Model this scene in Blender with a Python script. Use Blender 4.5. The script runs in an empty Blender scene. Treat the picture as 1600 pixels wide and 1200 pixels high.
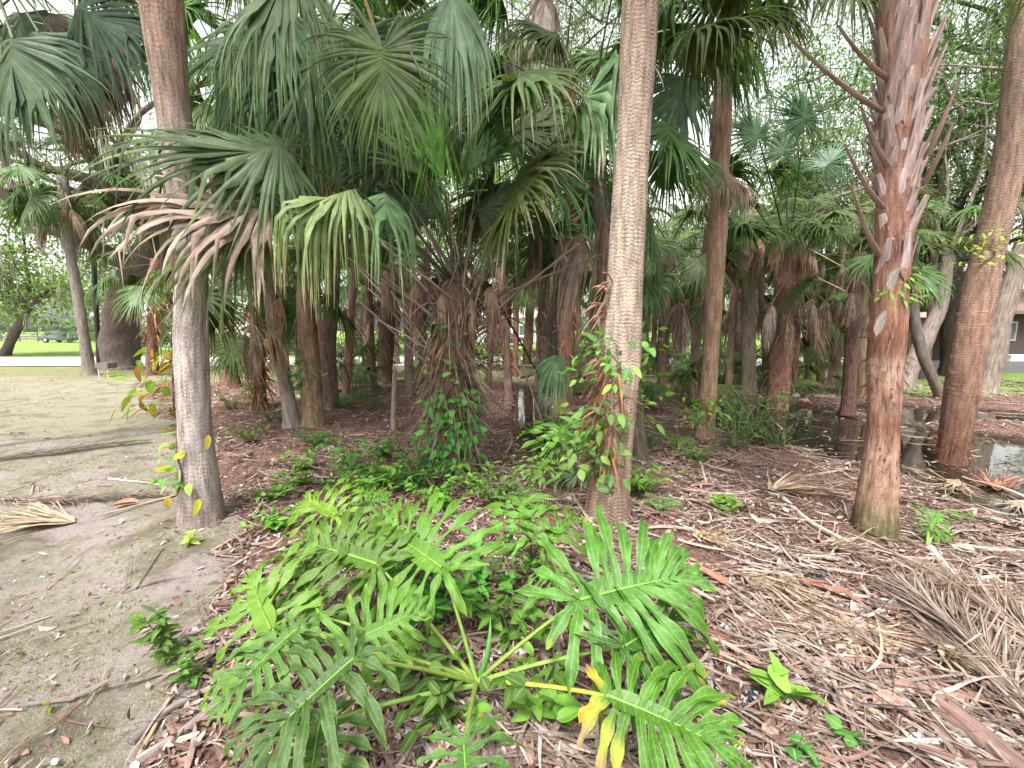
import bpy, math, random
import numpy as np
from mathutils import Vector
rad = math.radians
sc = bpy.context.scene
# ------------------------------------------------------------------ camera
F = 640.0; HOR = 515.0; CH = 1.6          # focal length in photo pixels, horizon row, eye height
PIT = math.atan((600-HOR)/F)
cd = bpy.data.cameras.new('camera'); cam = bpy.data.objects.new('camera', cd)
sc.collection.objects.link(cam); sc.camera = cam
cd.sensor_width = 36; cd.lens = 36*F/1600; cd.clip_start = .05; cd.clip_end = 600
cam.location = (0, 0, CH); cam.rotation_euler = (math.pi/2-PIT, 0, 0)
# ------------------------------------------------------------------ sky, sun, exposure
w = bpy.data.worlds.new('World'); sc.world = w; w.use_nodes = True
nt = w.node_tree; nt.nodes.clear()
SUN_EL, SUN_AZ = rad(62), rad(200)        # high sun behind cloud, slightly behind the camera
sk = nt.nodes.new('ShaderNodeTexSky'); sk.sky_type = 'NISHITA'; sk.sun_disc = False
sk.sun_elevation = SUN_EL; sk.sun_rotation = SUN_AZ; sk.dust_density = 4
hs = nt.nodes.new('ShaderNodeHueSaturation'); hs.inputs['Saturation'].default_value = .06; hs.inputs['Value'].default_value = 1.35
bg = nt.nodes.new('ShaderNodeBackground'); bg.inputs[1].default_value = .13
ow = nt.nodes.new('ShaderNodeOutputWorld')
nt.links.new(sk.outputs[0], hs.inputs['Color']); nt.links.new(hs.outputs[0], bg.inputs[0]); nt.links.new(bg.outputs[0], ow.inputs[0])
sd = bpy.data.lights.new('sun', 'SUN'); sd.energy = 2.8; sd.angle = rad(12); sd.color = (1, .96, .9)
so = bpy.data.objects.new('sun', sd); sc.collection.objects.link(so)
v = Vector((math.sin(SUN_AZ)*math.cos(SUN_EL), math.cos(SUN_AZ)*math.cos(SUN_EL), math.sin(SUN_EL)))
so.rotation_euler = v.to_track_quat('Z', 'Y').to_euler()
sc.view_settings.view_transform = 'Standard'; sc.view_settings.look = 'None'
sc.view_settings.exposure = 1.4; sc.view_settings.gamma = 1
sc.render.engine = 'CYCLES'
sc.cycles.max_bounces = 8; sc.cycles.diffuse_bounces = 4; sc.cycles.glossy_bounces = 2; sc.cycles.transmission_bounces = 4
# ------------------------------------------------------------------ placing helpers (photo pixel -> world point)
def ray(x, y):
    dx, dz, dy = (x-800)/F, -(y-600)/F, 1.0
    c, s = math.cos(PIT), math.sin(PIT)
    return np.array([dx, dy*c+dz*s, dz*c-dy*s])
def PY(x, y, Y): r = ray(x, y); return np.array([0, 0, CH]) + r*(Y/r[1])
def PZ(x, y, z=0): r = ray(x, y); return np.array([0, 0, CH]) + r*((z-CH)/r[2])
def G(x, y): return PZ(x, y, 0)
def camdepth(p): return p[1]*math.cos(PIT)-(p[2]-CH)*math.sin(PIT)
def unit(a): a = np.asarray(a, float); return a/np.maximum(np.linalg.norm(a, axis=-1, keepdims=True), 1e-9)
UP = np.array([0, 0, 1.])
R = np.random.default_rng(7)
# ------------------------------------------------------------------ mesh builder
class MB:
    def __init__(s): s.V=[]; s.Q=[]; s.U=[]; s.C=[]; s.n=0
    def grids(s, P, uv, col):
        """n grids at once: P[n,a,b,3], uv[n,a,b,2], col[3] / [n,3] / [n,a,b,3]"""
        P = np.asarray(P, float)
        if P.ndim == 3: P = P[None]; uv = np.asarray(uv)[None]
        n, a, b, _ = P.shape
        col = np.asarray(col, float)
        if col.ndim == 1: col = np.broadcast_to(col, (n, a, b, 3))
        elif col.ndim == 2: col = np.broadcast_to(col[:, None, None, :], (n, a, b, 3))
        elif col.ndim == 3: col = np.broadcast_to(col[None], (n, a, b, 3))
        idx = s.n + np.arange(n*a*b).reshape(n, a, b)
        q = np.stack([idx[:, :-1, :-1], idx[:, :-1, 1:], idx[:, 1:, 1:], idx[:, 1:, :-1]], -1).reshape(-1, 4)
        s.V.append(P.reshape(-1, 3)); s.U.append(np.broadcast_to(uv, (n, a, b, 2)).reshape(-1, 2)); s.C.append(col.reshape(-1, 3)); s.Q.append(q)
        s.n += n*a*b
    def mesh(s, name, mat, smooth=True):
        V = np.concatenate(s.V); Q = np.concatenate(s.Q); U = np.concatenate(s.U); C = np.concatenate(s.C)
        me = bpy.data.meshes.new(name)
        me.vertices.add(len(V)); me.vertices.foreach_set('co', V.astype(np.float32).ravel())
        me.loops.add(Q.size); me.loops.foreach_set('vertex_index', Q.astype(np.int32).ravel())
        me.polygons.add(len(Q)); me.polygons.foreach_set('loop_start', np.arange(0, Q.size, 4, dtype=np.int32))
        me.polygons.foreach_set('use_smooth', np.full(len(Q), smooth))
        a = me.attributes.new('uvw', 'FLOAT_VECTOR', 'POINT')
        a.data.foreach_set('vector', np.column_stack([U, np.zeros(len(U))]).astype(np.float32).ravel())
        c = me.attributes.new('tint', 'FLOAT_COLOR', 'POINT')
        c.data.foreach_set('color', np.column_stack([C, np.ones(len(C))]).astype(np.float32).ravel())
        me.update(calc_edges=True)
        me.materials.append(mat)
        return me
    def obj(s, name, mat, parent=None, smooth=True):
        o = bpy.data.objects.new(name, s.mesh(name, mat, smooth)); sc.collection.objects.link(o)
        if parent is not None:
            o.parent = parent
            o.matrix_parent_inverse.identity()
            l = parent.location
            if parent.get('_abs'): o.location = (-l[0], -l[1], -l[2])
        return o
def tag(o, label=None, cat=None, group=None, kind=None):
    if label: o['label'] = label
    if cat: o['category'] = cat
    if group: o['group'] = group
    if kind: o['kind'] = kind
    return o
def thing(name, label, cat, loc, group=None):
    """empty at a thing's base; parts are given in world coordinates and shifted"""
    o = bpy.data.objects.new(name, None); sc.collection.objects.link(o); o.empty_display_size = .1
    o.location = loc; o['_abs'] = 1
    return tag(o, label, cat, group)
def subpart(o_parent, mb, name, mat):          # child of a mesh part that is itself shifted
    o = bpy.data.objects.new(name, mb.mesh(name, mat)); sc.collection.objects.link(o); o.parent = o_parent
    return o
def frames(P, ref=None):
    """tangent, side, normal along a path [m,3]"""
    P = np.asarray(P, float)
    T = unit(np.gradient(P, axis=0))
    if ref is None: ref = UP if abs(T[0, 2]) < .8 else np.array([1., 0, 0])
    S = unit(np.cross(T, ref)); N = np.cross(S, T)
    return T, S, N
def tube(mb, P, r, col, sides=8, flat=1.0, ref=None, v0=0):
    P = np.asarray(P, float); m = len(P); r = np.broadcast_to(np.asarray(r, float), (m,))
    T, S, N = frames(P, ref)
    a = np.linspace(0, 2*math.pi, sides+1)
    X = P[:, None] + r[:, None, None]*(np.cos(a)[None, :, None]*S[:, None] + flat*np.sin(a)[None, :, None]*N[:, None])
    ln = np.concatenate([[0], np.cumsum(np.linalg.norm(np.diff(P, axis=0), axis=1))])+v0
    uv = np.stack(np.broadcast_arrays(a[None]/(2*math.pi), ln[:, None]), -1)
    col = np.asarray(col, float)
    if col.ndim == 2: col = np.broadcast_to(col[:, None], (m, sides+1, 3))
    mb.grids(X, uv, col)
def bez(a, b, c, n=8):
    t = np.linspace(0, 1, n)[:, None]
    return (1-t)**2*np.asarray(a)+2*t*(1-t)*np.asarray(b)+t*t*np.asarray(c)
def spline(P, n):
    P = np.asarray(P, float); d = np.concatenate([[0], np.cumsum(np.linalg.norm(np.diff(P[:, :3], axis=0), axis=1))])
    t = np.linspace(0, d[-1], n)
    L = np.stack([np.interp(t, d, P[:, k]) for k in range(P.shape[1])], -1)
    k = max(1, n//(len(P)*2)); K = 2*k+1
    pad = np.concatenate([L[:1]-(L[1:k+1]-L[:1])[::-1], L, L[-1:]+(L[-1:]-L[-k-1:-1])[::-1]])
    return np.stack([np.convolve(pad[:, j], np.ones(K)/K, 'valid') for j in range(P.shape[1])], -1)
def ribbons(mb, C, A, H, N, fold, col, wave=0, rng=R):
    """strips with a folded middle: C[n,m,3] centre, A across, H[n,m] half width, N normal"""
    n, m, _ = C.shape
    u = np.array([-1, 0, 1.])
    X = C[:, :, None]+A[:, :, None]*(H[:, :, None, None]*u[None, None, :, None]) - N[:, :, None]*(fold*H[:, :, None, None]*np.abs(u)[None, None, :, None])
    uv = np.stack(np.broadcast_arrays(u[None, None, :], np.linspace(0, 1, m)[None, :, None], np.zeros((n, 1, 1)))[:2], -1)
    mb.grids(X, uv, col if np.ndim(col) < 3 else col[:, :, None, :]+np.zeros((1, 1, 3, 1)))
def leaves(mb, B, D, N, L, W, col, ns=5, curl=.3, fold=.25, shape='ovate'):
    """many leaves at once"""
    B = np.asarray(B, float); n = len(B); D = unit(D); t = np.linspace(0, 1, ns)
    A = unit(np.cross(D, N)); N = np.cross(A, D)
    L = np.broadcast_to(L, (n,)); W = np.broadcast_to(W, (n,)); curl = np.broadcast_to(curl, (n,))
    C = B[:, None]+D[:, None]*(L[:, None]*t)[..., None] - N[:, None]*((curl*L)[:, None]*t**2)[..., None]
    if shape == 'ovate': p = np.sin(math.pi*t**.75)**.8
    elif shape == 'lance': p = np.sin(math.pi*t**.85)
    else: p = np.where(t < .15, .55+.45*t/.15, (1-t)**.5)
    p = np.clip(p, .03, 1)
    ribbons(mb, C, np.broadcast_to(A[:, None], C.shape), W[:, None]*p[None]*.5, np.broadcast_to(N[:, None], C.shape), -fold, col)
# ------------------------------------------------------------------ materials
def mk(name):
    m = bpy.data.materials.new(name); m.use_nodes = True; t = m.node_tree; t.nodes.clear()
    N = lambda ty, **k: (lambda x: ([setattr(x, a, b) for a, b in k.items()], x)[1])(t.nodes.new(ty))
    return m, t, N, t.links.new
def attr(N, nm): return N('ShaderNodeAttribute', attribute_name=nm)
def mathn(N, L, op, a, b=None, c=None):
    x = N('ShaderNodeMath', operation=op)
    for i, q in enumerate((a, b, c)):
        if q is None: continue
        if isinstance(q, (int, float)): x.inputs[i].default_value = q
        else: L(q, x.inputs[i])
    return x.outputs[0]
def ramp(N, L, fac, stops):
    r = N('ShaderNodeValToRGB'); e = r.color_ramp.elements
    while len(e) < len(stops): e.new(.5)
    for k, (p, c) in enumerate(stops): e[k].position = p; e[k].color = (*c, 1) if len(c) == 3 else c
    L(fac, r.inputs[0]); return r.outputs[0]
def mixc(N, L, a, b, f, bt='MIX'):
    x = N('ShaderNodeMix', data_type='RGBA', blend_type=bt)
    for i, q in ((0, f), (6, a), (7, b)):
        if isinstance(q, (int, float)): x.inputs[i].default_value = q
        elif isinstance(q, tuple): x.inputs[i].default_value = (*q, 1)
        else: L(q, x.inputs[i])
    return x.outputs[2]
def noise(N, L, vec, scale, detail=4, rough=.6):
    x = N('ShaderNodeTexNoise'); x.inputs['Scale'].default_value = scale; x.inputs['Detail'].default_value = detail; x.inputs['Roughness'].default_value = rough
    if vec is not None: L(vec, x.inputs['Vector'])
    return x.outputs[0]
def scaled(N, L, vec, s):
    x = N('ShaderNodeMapping'); x.inputs['Scale'].default_value = s; L(vec, x.inputs[0]); return x.outputs[0]
def leafmat(name, trans=.35, rough=.45, vein=None, veinw=.08, spec=.4, varv=.35, vary_hue=.03, nsc=9, blotch=0, side=0):
    m, t, N, L = mk(name)
    a = attr(N, 'tint'); uvw = attr(N, 'uvw'); tc = N('ShaderNodeTexCoord')
    col = a.outputs[0]
    n1 = noise(N, L, tc.outputs['Object'], nsc, 5)
    v1 = ramp(N, L, n1, [(.3, (1-varv,)*3), (.7, (1+varv*.6,)*3)])
    col = mixc(N, L, col, v1, 1.0, 'MULTIPLY')
    sp = N('ShaderNodeSeparateXYZ'); L(uvw.outputs['Vector'], sp.inputs[0])
    ax = mathn(N, L, 'ABSOLUTE', sp.outputs[0])
    if vein:
        f = ramp(N, L, ax, [(0, (1, 1, 1)), (veinw, (.75,)*3), (veinw*1.9, (0, 0, 0))])
        col = mixc(N, L, col, vein, f)
    if side:      # fine side veins
        sv = mathn(N, L, 'SINE', mathn(N, L, 'MULTIPLY', mathn(N, L, 'SUBTRACT', sp.outputs[1], mathn(N, L, 'MULTIPLY', ax, .06)), side))
        f2 = ramp(N, L, sv, [(.86, (0, 0, 0)), (1, (.35,)*3)])
        col = mixc(N, L, col, vein, f2)
    if blotch:
        bl = ramp(N, L, noise(N, L, tc.outputs['Object'], 55, 3, .6), [(.66, (0, 0, 0)), (.72, (1, 1, 1))]); bz_ = ramp(N, L, noise(N, L, tc.outputs['Object'], 7, 2, .5), [(.48, (0, 0, 0)), (.62, (1, 1, 1))])
        col = mixc(N, L, col, (.3, .24, .05), mathn(N, L, 'MULTIPLY', bl, bz_))
        col = mixc(N, L, col, (.16, .3, .03), mathn(N, L, 'MULTIPLY', ramp(N, L, ax, [(.72, (0, 0, 0)), (1, (1, 1, 1))]), .5))
    oi = N('ShaderNodeObjectInfo')
    h = N('ShaderNodeHueSaturation'); L(col, h.inputs['Color'])
    L(mathn(N, L, 'MULTIPLY_ADD', oi.outputs['Random'], vary_hue*2, .5-vary_hue), h.inputs['Hue'])
    L(mathn(N, L, 'MULTIPLY_ADD', oi.outputs['Random'], .5, .75), h.inputs['Value'])
    col = h.outputs[0]
    p = N('ShaderNodeBsdfPrincipled'); L(col, p.inputs['Base Color']); p.inputs['Roughness'].default_value = rough; p.inputs['Specular IOR Level'].default_value = spec
    b = N('ShaderNodeBump'); b.inputs['Strength'].default_value = .55; b.inputs['Distance'].default_value = .005
    L(noise(N, L, scaled(N, L, uvw.outputs['Vector'], (6, 22, 1)), 1.5, 4), b.inputs['Height']); L(b.outputs[0], p.inputs['Normal'])
    o = N('ShaderNodeOutputMaterial')
    if trans:
        tr = N('ShaderNodeBsdfTranslucent'); tcol = mixc(N, L, col, (1.5, 1.6, .6), 1.0, 'MULTIPLY'); L(tcol, tr.inputs[0])
        mx = N('ShaderNodeMixShader'); mx.inputs[0].default_value = trans; L(p.outputs[0], mx.inputs[1]); L(tr.outputs[0], mx.inputs[2]); L(mx.outputs[0], o.inputs[0])
    else: L(p.outputs[0], o.inputs[0])
    return m
def barkmat(name, ring=0, crack=0, spots=None, bump=.6, rough=.9, dark=.35, fine=30, spotamt=.55):
    """tint gives the bark colour; rings across (v in metres) and vertical cracks cut it"""
    m, t, N, L = mk(name)
    a = attr(N, 'tint'); uvw = attr(N, 'uvw'); U = uvw.outputs['Vector']
    nf = noise(N, L, scaled(N, L, U, (fine*.4, fine, 1)), 2, 6, .7)
    h = nf
    if ring:
        wob = noise(N, L, scaled(N, L, U, (5, 3, 1)), 1, 3)
        v = N('ShaderNodeSeparateXYZ'); L(U, v.inputs[0])
        ph = mathn(N, L, 'MULTIPLY', mathn(N, L, 'ADD', v.outputs[1], mathn(N, L, 'MULTIPLY', wob, .09)), ring)
        fr = mathn(N, L, 'FRACT', ph)
        fr = ramp(N, L, fr, [(0, (0, 0, 0)), (.22, (.75,)*3), (.5, (1, 1, 1)), (1, (.55,)*3)])
        pt = ramp(N, L, noise(N, L, scaled(N, L, U, (4, 5, 1)), 1, 5, .7), [(.38, (0, 0, 0)), (.6, (.85,)*3)])
        fr = mixc(N, L, fr, (.62, .62, .62), pt)
        streak = noise(N, L, scaled(N, L, U, (7, 90, 1)), 1, 4, .7)
        h = mathn(N, L, 'ADD', mathn(N, L, 'MULTIPLY', fr, .55), mathn(N, L, 'MULTIPLY_ADD', nf, .5, mathn(N, L, 'MULTIPLY', streak, .75)))
        h = mathn(N, L, 'MULTIPLY_ADD', h, .95, -.36)
    if crack:
        ck = noise(N, L, scaled(N, L, U, (crack, 5, 1)), 1, 5, .75)
        h = mathn(N, L, 'MULTIPLY_ADD', ck, .9, mathn(N, L, 'MULTIPLY_ADD', h, .5, -.14))
    big = noise(N, L, scaled(N, L, U, (3, 2.3, 1)), 1.5, 4)
    sh = ramp(N, L, h, [(.3, (dark,)*3), (.5, (.85,)*3), (.72, (1.35,)*3)])
    col = mixc(N, L, a.outputs[0], sh, 1.0, 'MULTIPLY')
    col = mixc(N, L, col, ramp(N, L, big, [(.32, (.55, .52, .5)), (.5, (.95, .95, .95)), (.68, (1.4, 1.38, 1.34))]), 1.0, 'MULTIPLY')
    if spots:
        s2 = noise(N, L, scaled(N, L, U, (9, 7, 1)), 1.2, 5, .7)
        col = mixc(N, L, col, spots, mathn(N, L, 'MULTIPLY', ramp(N, L, s2, [(.54, (0, 0, 0)), (.66, (1, 1, 1))]), spotamt))
    p = N('ShaderNodeBsdfPrincipled'); L(col, p.inputs['Base Color']); p.inputs['Roughness'].default_value = rough; p.inputs['Specular IOR Level'].default_value = .15
    b = N('ShaderNodeBump'); b.inputs['Strength'].default_value = bump; b.inputs['Distance'].default_value = .02
    L(h, b.inputs['Height']); L(b.outputs[0], p.inputs['Normal'])
    o = N('ShaderNodeOutputMaterial'); L(p.outputs[0], o.inputs[0]); return m
def plainmat(name, rough=.6, spec=.4, metal=0, amp=.15, nsc=6):
    m, t, N, L = mk(name); a = attr(N, 'tint'); tc = N('ShaderNodeTexCoord')
    n = noise(N, L, tc.outputs['Object'], nsc, 5)
    col = mixc(N, L, a.outputs[0], ramp(N, L, n, [(.3, (1-amp,)*3), (.7, (1+amp,)*3)]), 1.0, 'MULTIPLY')
    p = N('ShaderNodeBsdfPrincipled'); L(col, p.inputs['Base Color']); p.inputs['Roughness'].default_value = rough; p.inputs['Specular IOR Level'].default_value = spec; p.inputs['Metallic'].default_value = metal
    o = N('ShaderNodeOutputMaterial'); L(p.outputs[0], o.inputs[0]); return m
M = {}
M['frond'] = leafmat('palm_frond_green', .32, .42, (.16, .21, .06), .05, spec=.36, varv=.5, vary_hue=.03)
M['dead'] = leafmat('dead_frond', .12, .8, (.3, .22, .13), .08, spec=.15, varv=.5, vary_hue=.012)
M['philo'] = leafmat('glossy_leaf', .25, .4, (.13, .3, .03), .03, spec=.42, varv=.35, vary_hue=.012, nsc=11, side=60, blotch=1)
M['petiole'] = leafmat('green_petiole', 0, .45, varv=.3, nsc=20)
M['weed'] = leafmat('soft_leaf', .35, .5, (.18, .3, .07), .1, spec=.35, varv=.2, nsc=12)
M['oakleaf'] = leafmat('oak_leaf', .4, .5, varv=.35, nsc=.8)
M['moss'] = leafmat('hanging_moss', .2, .95, spec=.05, varv=.3)
M['litter'] = leafmat('dry_litter', .05, .85, (.28, .19, .12), .07, spec=.12, varv=.4, nsc=30, vary_hue=0)
M['ring'] = barkmat('ringed_palm_bark', ring=34, crack=0, spots=(.4, .36, .28), bump=1.0, spotamt=.5, dark=.2)
M['ringred'] = barkmat('rust_ringed_bark', ring=34, bump=1.0, dark=.16)
M['greybark'] = barkmat('cracked_grey_bark', ring=30, crack=11, spots=(.36, .34, .32), bump=.9, dark=.22, spotamt=.6)
M['fibre'] = barkmat('fibrous_red_bark', crack=8, spots=(.42, .33, .28), bump=1.0, dark=.12, fine=24, spotamt=.45)
M['boot'] = barkmat('leaf_base_wood', crack=14, bump=.5, dark=.5, fine=12)
M['oakbark'] = barkmat('oak_bark', crack=26, bump=1.0, dark=.2, fine=30)
M['wood'] = barkmat('weathered_wood', crack=18, bump=.5, dark=.5, fine=10)
M['paint'] = plainmat('painted_wall'); M['carpaint'] = plainmat('car_paint', .25, .6, 0, .03)
M['glass'] = plainmat('window_glass', .08, .8, 0, .05); M['rubber'] = plainmat('rubber', .8, .2)
M['roof'] = plainmat('roof_shingle', .9, .1, 0, .3, 14); M['plastic'] = plainmat('plastic', .4, .5, 0, .05)
def brickmat():
    m, t, N, L = mk('brick_wall'); tc = N('ShaderNodeTexCoord')
    b = N('ShaderNodeTexBrick'); L(scaled(N, L, attr(N, 'uvw').outputs['Vector'], (1, 1, 1)), b.inputs[0])
    b.inputs['Color1'].default_value = (.045, .024, .02, 1); b.inputs['Color2'].default_value = (.035, .018, .015, 1); b.inputs['Mortar'].default_value = (.07, .058, .052, 1)
    b.inputs['Scale'].default_value = 1; b.inputs['Brick Width'].default_value = .22; b.inputs['Row Height'].default_value = .075; b.inputs['Mortar Size'].default_value = .008
    p = N('ShaderNodeBsdfPrincipled'); L(b.outputs[0], p.inputs['Base Color']); p.inputs['Roughness'].default_value = .9
    o = N('ShaderNodeOutputMaterial'); L(p.outputs[0], o.inputs[0]); return m
M['brick'] = brickmat()
# ------------------------------------------------------------------ ground
def vnoise(x, y, s, seed=0):
    """cheap smooth noise from sines, about -1..1"""
    r = np.random.default_rng(seed); o = 0
    for k in range(7):
        a = r.uniform(0, 6.28); f = s*r.uniform(.6, 1.9); o = o+np.sin((x*math.cos(a)+y*math.sin(a))*f+r.uniform(0, 6.28))
    return o/3.2
# shoreline of the two pools as ellipses (cx, cy, rx, ry, depth)
BAS = [(5.3, 7.4, 1.5, 2.0, .34), (6.2, 5.5, 1.7, 1.6, .34), (7.3, 4.1, 2.4, 1.4, .34), (8.6, 8.2, 1.8, 1.0, .2), (.42, 8.3, .35, 2.6, .3), (3.6, 11, 1.6, .9, .26), (1.5, 11.5, 1.6, .8, .24), (4.3, 5.9, .9, .5, .12)]
WZ = -.13
def basin(x, y):
    o = np.zeros_like(x)
    for cx, cy, rx, ry, d in BAS:
        q = ((x-cx)/rx)**2+((y-cy)/ry)**2
        o = np.maximum(o, d*np.clip(1.35-q**.5*1.0+.10*vnoise(x, y, 3.5, 5), 0, .6)/.6)
    return o
def gz(x, y):
    x = np.asarray(x, float); y = np.asarray(y, float)
    near = np.exp(-np.maximum(0, y-10)/8)
    z = .035*vnoise(x, y, 1.1, 1)*near+.016*vnoise(x, y, 4.5, 2)*near+.007*vnoise(x, y, 14, 3)*near
    b1 = G(318, 815); z = z+.09*np.exp(-((x-b1[0])**2+(y-b1[1])**2)/.35)      # sandy mound round the left palm
    return z-basin(x, y)
XB_Y = np.array([0, .9, 1.3, 2.0, 3.0, 3.3, 4.5, 6, 9, 12, 13.5]); 
XB = np.array([-1.1, -1.05, -1.15, -1.5, -2.0, -2.15, -3.3, -4.9, -7.9, -11, -9]) 
def zone_sand(x, y): return np.clip((np.interp(y, XB_Y, XB)-x)/.35+.8*vnoise(x, y, 2.2, 8)*.5+.25*vnoise(x, y, 8, 9), 0, 1)
def build_ground():
    def sp(a, b, d0, n0, far, n1):
        mid = np.linspace(a, b, n0); st = np.geomspace(d0, far, n1); return mid, st
    xs = np.concatenate([-4.5-np.cumsum(np.geomspace(.06, 40, 46))[::-1], np.linspace(-4.5, 7.5, 300), 7.5+np.cumsum(np.geomspace(.06, 40, 46))])
    ys = np.concatenate([-1-np.cumsum(np.geomspace(.1, 10, 20))[::-1], np.linspace(-1, 9, 250), 9+np.cumsum(np.geomspace(.06, 40, 60))])
    X, Y = np.meshgrid(xs, ys, indexing='ij'); Z = gz(X, Y)
    s = zone_sand(X, Y); far = np.clip((Y-12.2+.8*vnoise(X, Y, .9, 4)+np.where(X > 4, -1.5, 0))/1.5, 0, 1)
    lawn = np.clip((Y-23.5)/1, 0, 1)
    lr = np.clip((X-7.5)/1.5, 0, 1)*np.clip((Y-9.5)/1.2, 0, 1); lawn = np.maximum(lawn, lr); far = np.maximum(far, lr)
    sandy = np.maximum(s, far); far = np.maximum(far, .5*np.clip((Y-5.6+.6*vnoise(X, Y, 1.3, 21))/1.2, 0, 1)*(X < 0))
    mb = MB(); mb.grids(np.stack([X, Y, Z], -1), np.stack([X, Y], -1), np.stack([sandy, far, lawn], -1))
    m, t, N, L = mk('forest_floor')
    a = attr(N, 'tint'); sp_ = N('ShaderNodeSeparateColor'); L(a.outputs[0], sp_.inputs[0])
    ge = N('ShaderNodeNewGeometry'); P = ge.outputs['Position']
    # litter: shredded red-brown mulch
    n1 = noise(N, L, scaled(N, L, P, (1, 1, 1)), 38, 6, .75); n2 = noise(N, L, P, 5, 5, .7)
    st1 = noise(N, L, scaled(N, L, P, (90, 22, 20)), 1, 4, .7)
    lit = ramp(N, L, mathn(N, L, 'MULTIPLY_ADD', n1, .55, mathn(N, L, 'MULTIPLY', st1, .45)), [(.33, (.02, .012, .01)), (.43, (.11, .065, .053)), (.52, (.25, .16, .135)), (.64, (.46, .34, .3))])
    lit = mixc(N, L, lit, ramp(N, L, n2, [(.35, (.5, .42, .38)), (.65, (1.1, 1.0, .98))]), 1.0, 'MULTIPLY')
    # sand
    s1 = noise(N, L, P, 150, 6, .8); s2 = noise(N, L, P, 2.3, 6, .65)
    sand = ramp(N, L, s1, [(.32, (.13, .1, .092)), (.48, (.34, .285, .27)), (.66, (.5, .43, .41))])
    sand = mixc(N, L, sand, (.13, .09, .075), ramp(N, L, s2, [(.5, (0, 0, 0)), (.63, (.8,)*3)]))
    # moss and short grass patches on the sand
    g1 = noise(N, L, P, 1.7, 6, .7); g2 = noise(N, L, P, 45, 4, .8)
    grass = ramp(N, L, g2, [(.32, (.06, .065, .025)), (.5, (.17, .185, .07)), (.68, (.32, .31, .15))])
    gm = ramp(N, L, g1, [(.42, (0, 0, 0)), (.52, (1, 1, 1))])
    gm = mathn(N, L, 'MULTIPLY', gm, ramp(N, L, noise(N, L, P, 22, 4, .7), [(.4, (.15,)*3), (.55, (1, 1, 1))]))
    gm = mathn(N, L, 'MAXIMUM', mathn(N, L, 'MULTIPLY', gm, .6), mathn(N, L, 'MULTIPLY', sp_.outputs[1], .85))
    sg = mixc(N, L, sand, grass, gm)
    col = mixc(N, L, lit, sg, ramp(N, L, mathn(N, L, 'MULTIPLY_ADD', mathn(N, L, 'SUBTRACT', n1, .5), 1.6, sp_.outputs[0]), [(.35, (0, 0, 0)), (.6, (1, 1, 1))]))
    lawn_ = ramp(N, L, noise(N, L, P, 1.2, 8, .75), [(.35, (.1, .16, .04)), (.5, (.16, .25, .055)), (.65, (.27, .34, .1))])
    col = mixc(N, L, col, lawn_, sp_.outputs[2])
    # wet mud close to the water line
    sz = N('ShaderNodeSeparateXYZ'); L(P, sz.inputs[0])
    wet = ramp(N, L, mathn(N, L, 'MULTIPLY_ADD', n2, .06, sz.outputs[2]), [(0, (1, 1, 1)), (.02, (0, 0, 0))])
    wetf = N('ShaderNodeMapRange'); L(mathn(N, L, 'MULTIPLY_ADD', n2, .08, sz.outputs[2]), wetf.inputs[0]); wetf.inputs[1].default_value = -.09; wetf.inputs[2].default_value = .0; wetf.inputs[3].default_value = 1; wetf.inputs[4].default_value = 0
    col = mixc(N, L, col, (.03, .024, .02), mathn(N, L, 'MULTIPLY', wetf.outputs[0], .85))
    p = N('ShaderNodeBsdfPrincipled'); L(col, p.inputs['Base Color'])
    L(mathn(N, L, 'MULTIPLY_ADD', wetf.outputs[0], -.5, .92), p.inputs['Roughness']); p.inputs['Specular IOR Level'].default_value = .2
    b = N('ShaderNodeBump'); b.inputs['Strength'].default_value = 1; b.inputs['Distance'].default_value = .02
    L(mathn(N, L, 'ADD', n1, mathn(N, L, 'ADD', st1, s1)), b.inputs['Height']); L(b.outputs[0], p.inputs['Normal'])
    o = N('ShaderNodeOutputMaterial'); L(p.outputs[0], o.inputs[0])
    tag(mb.obj('ground', m), kind='structure')
build_ground()
def onground(x, y, dz=0):
    p = G(x, y)
    for _ in range(3): p = PZ(x, y, float(gz(p[0], p[1]))+dz)
    return p
def quadmb(pts, col, uv=None):
    mb = MB(); P = np.asarray(pts, float).reshape(2, 2, 3); mb.grids(P, np.array([[[0, 0], [1, 0]], [[0, 1], [1, 1]]], float) if uv is None else uv, col); return mb
def build_water():
    m, t, N, L = mk('still_dark_water')
    ge = N('ShaderNodeNewGeometry')
    p = N('ShaderNodeBsdfPrincipled'); p.inputs['Base Color'].default_value = (.018, .015, .011, 1); p.inputs['Roughness'].default_value = .03; p.inputs['Specular IOR Level'].default_value = .9
    b = N('ShaderNodeBump'); b.inputs['Strength'].default_value = .12; b.inputs['Distance'].default_value = .01
    L(noise(N, L, ge.outputs['Position'], 5, 3), b.inputs['Height']); L(b.outputs[0], p.inputs['Normal'])
    o = N('ShaderNodeOutputMaterial'); L(p.outputs[0], o.inputs[0])
    xs = np.linspace(-2, 14, 9); ys = np.linspace(1.8, 13.5, 9); X, Y = np.meshgrid(xs, ys, indexing='ij')
    mb = MB(); mb.grids(np.stack([X, Y, np.full_like(X, WZ)], -1), np.stack([X, Y], -1), (0, 0, 0))
    tag(mb.obj('water', m), kind='structure')
build_water()
def build_road():
    mb = MB(); xs = np.linspace(-90, 60, 60); ys = np.linspace(17.8, 23.6, 8); X, Y = np.meshgrid(xs, ys, indexing='ij')
    mb.grids(np.stack([X, Y, gz(X, Y)*0+.035], -1), np.stack([X, Y], -1), (.46, .44, .42))
    o = mb.obj('road', plainmat('pale_concrete_road', .9, .1, 0, .15, 1.3)); tag(o, kind='structure')
build_road()
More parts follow.
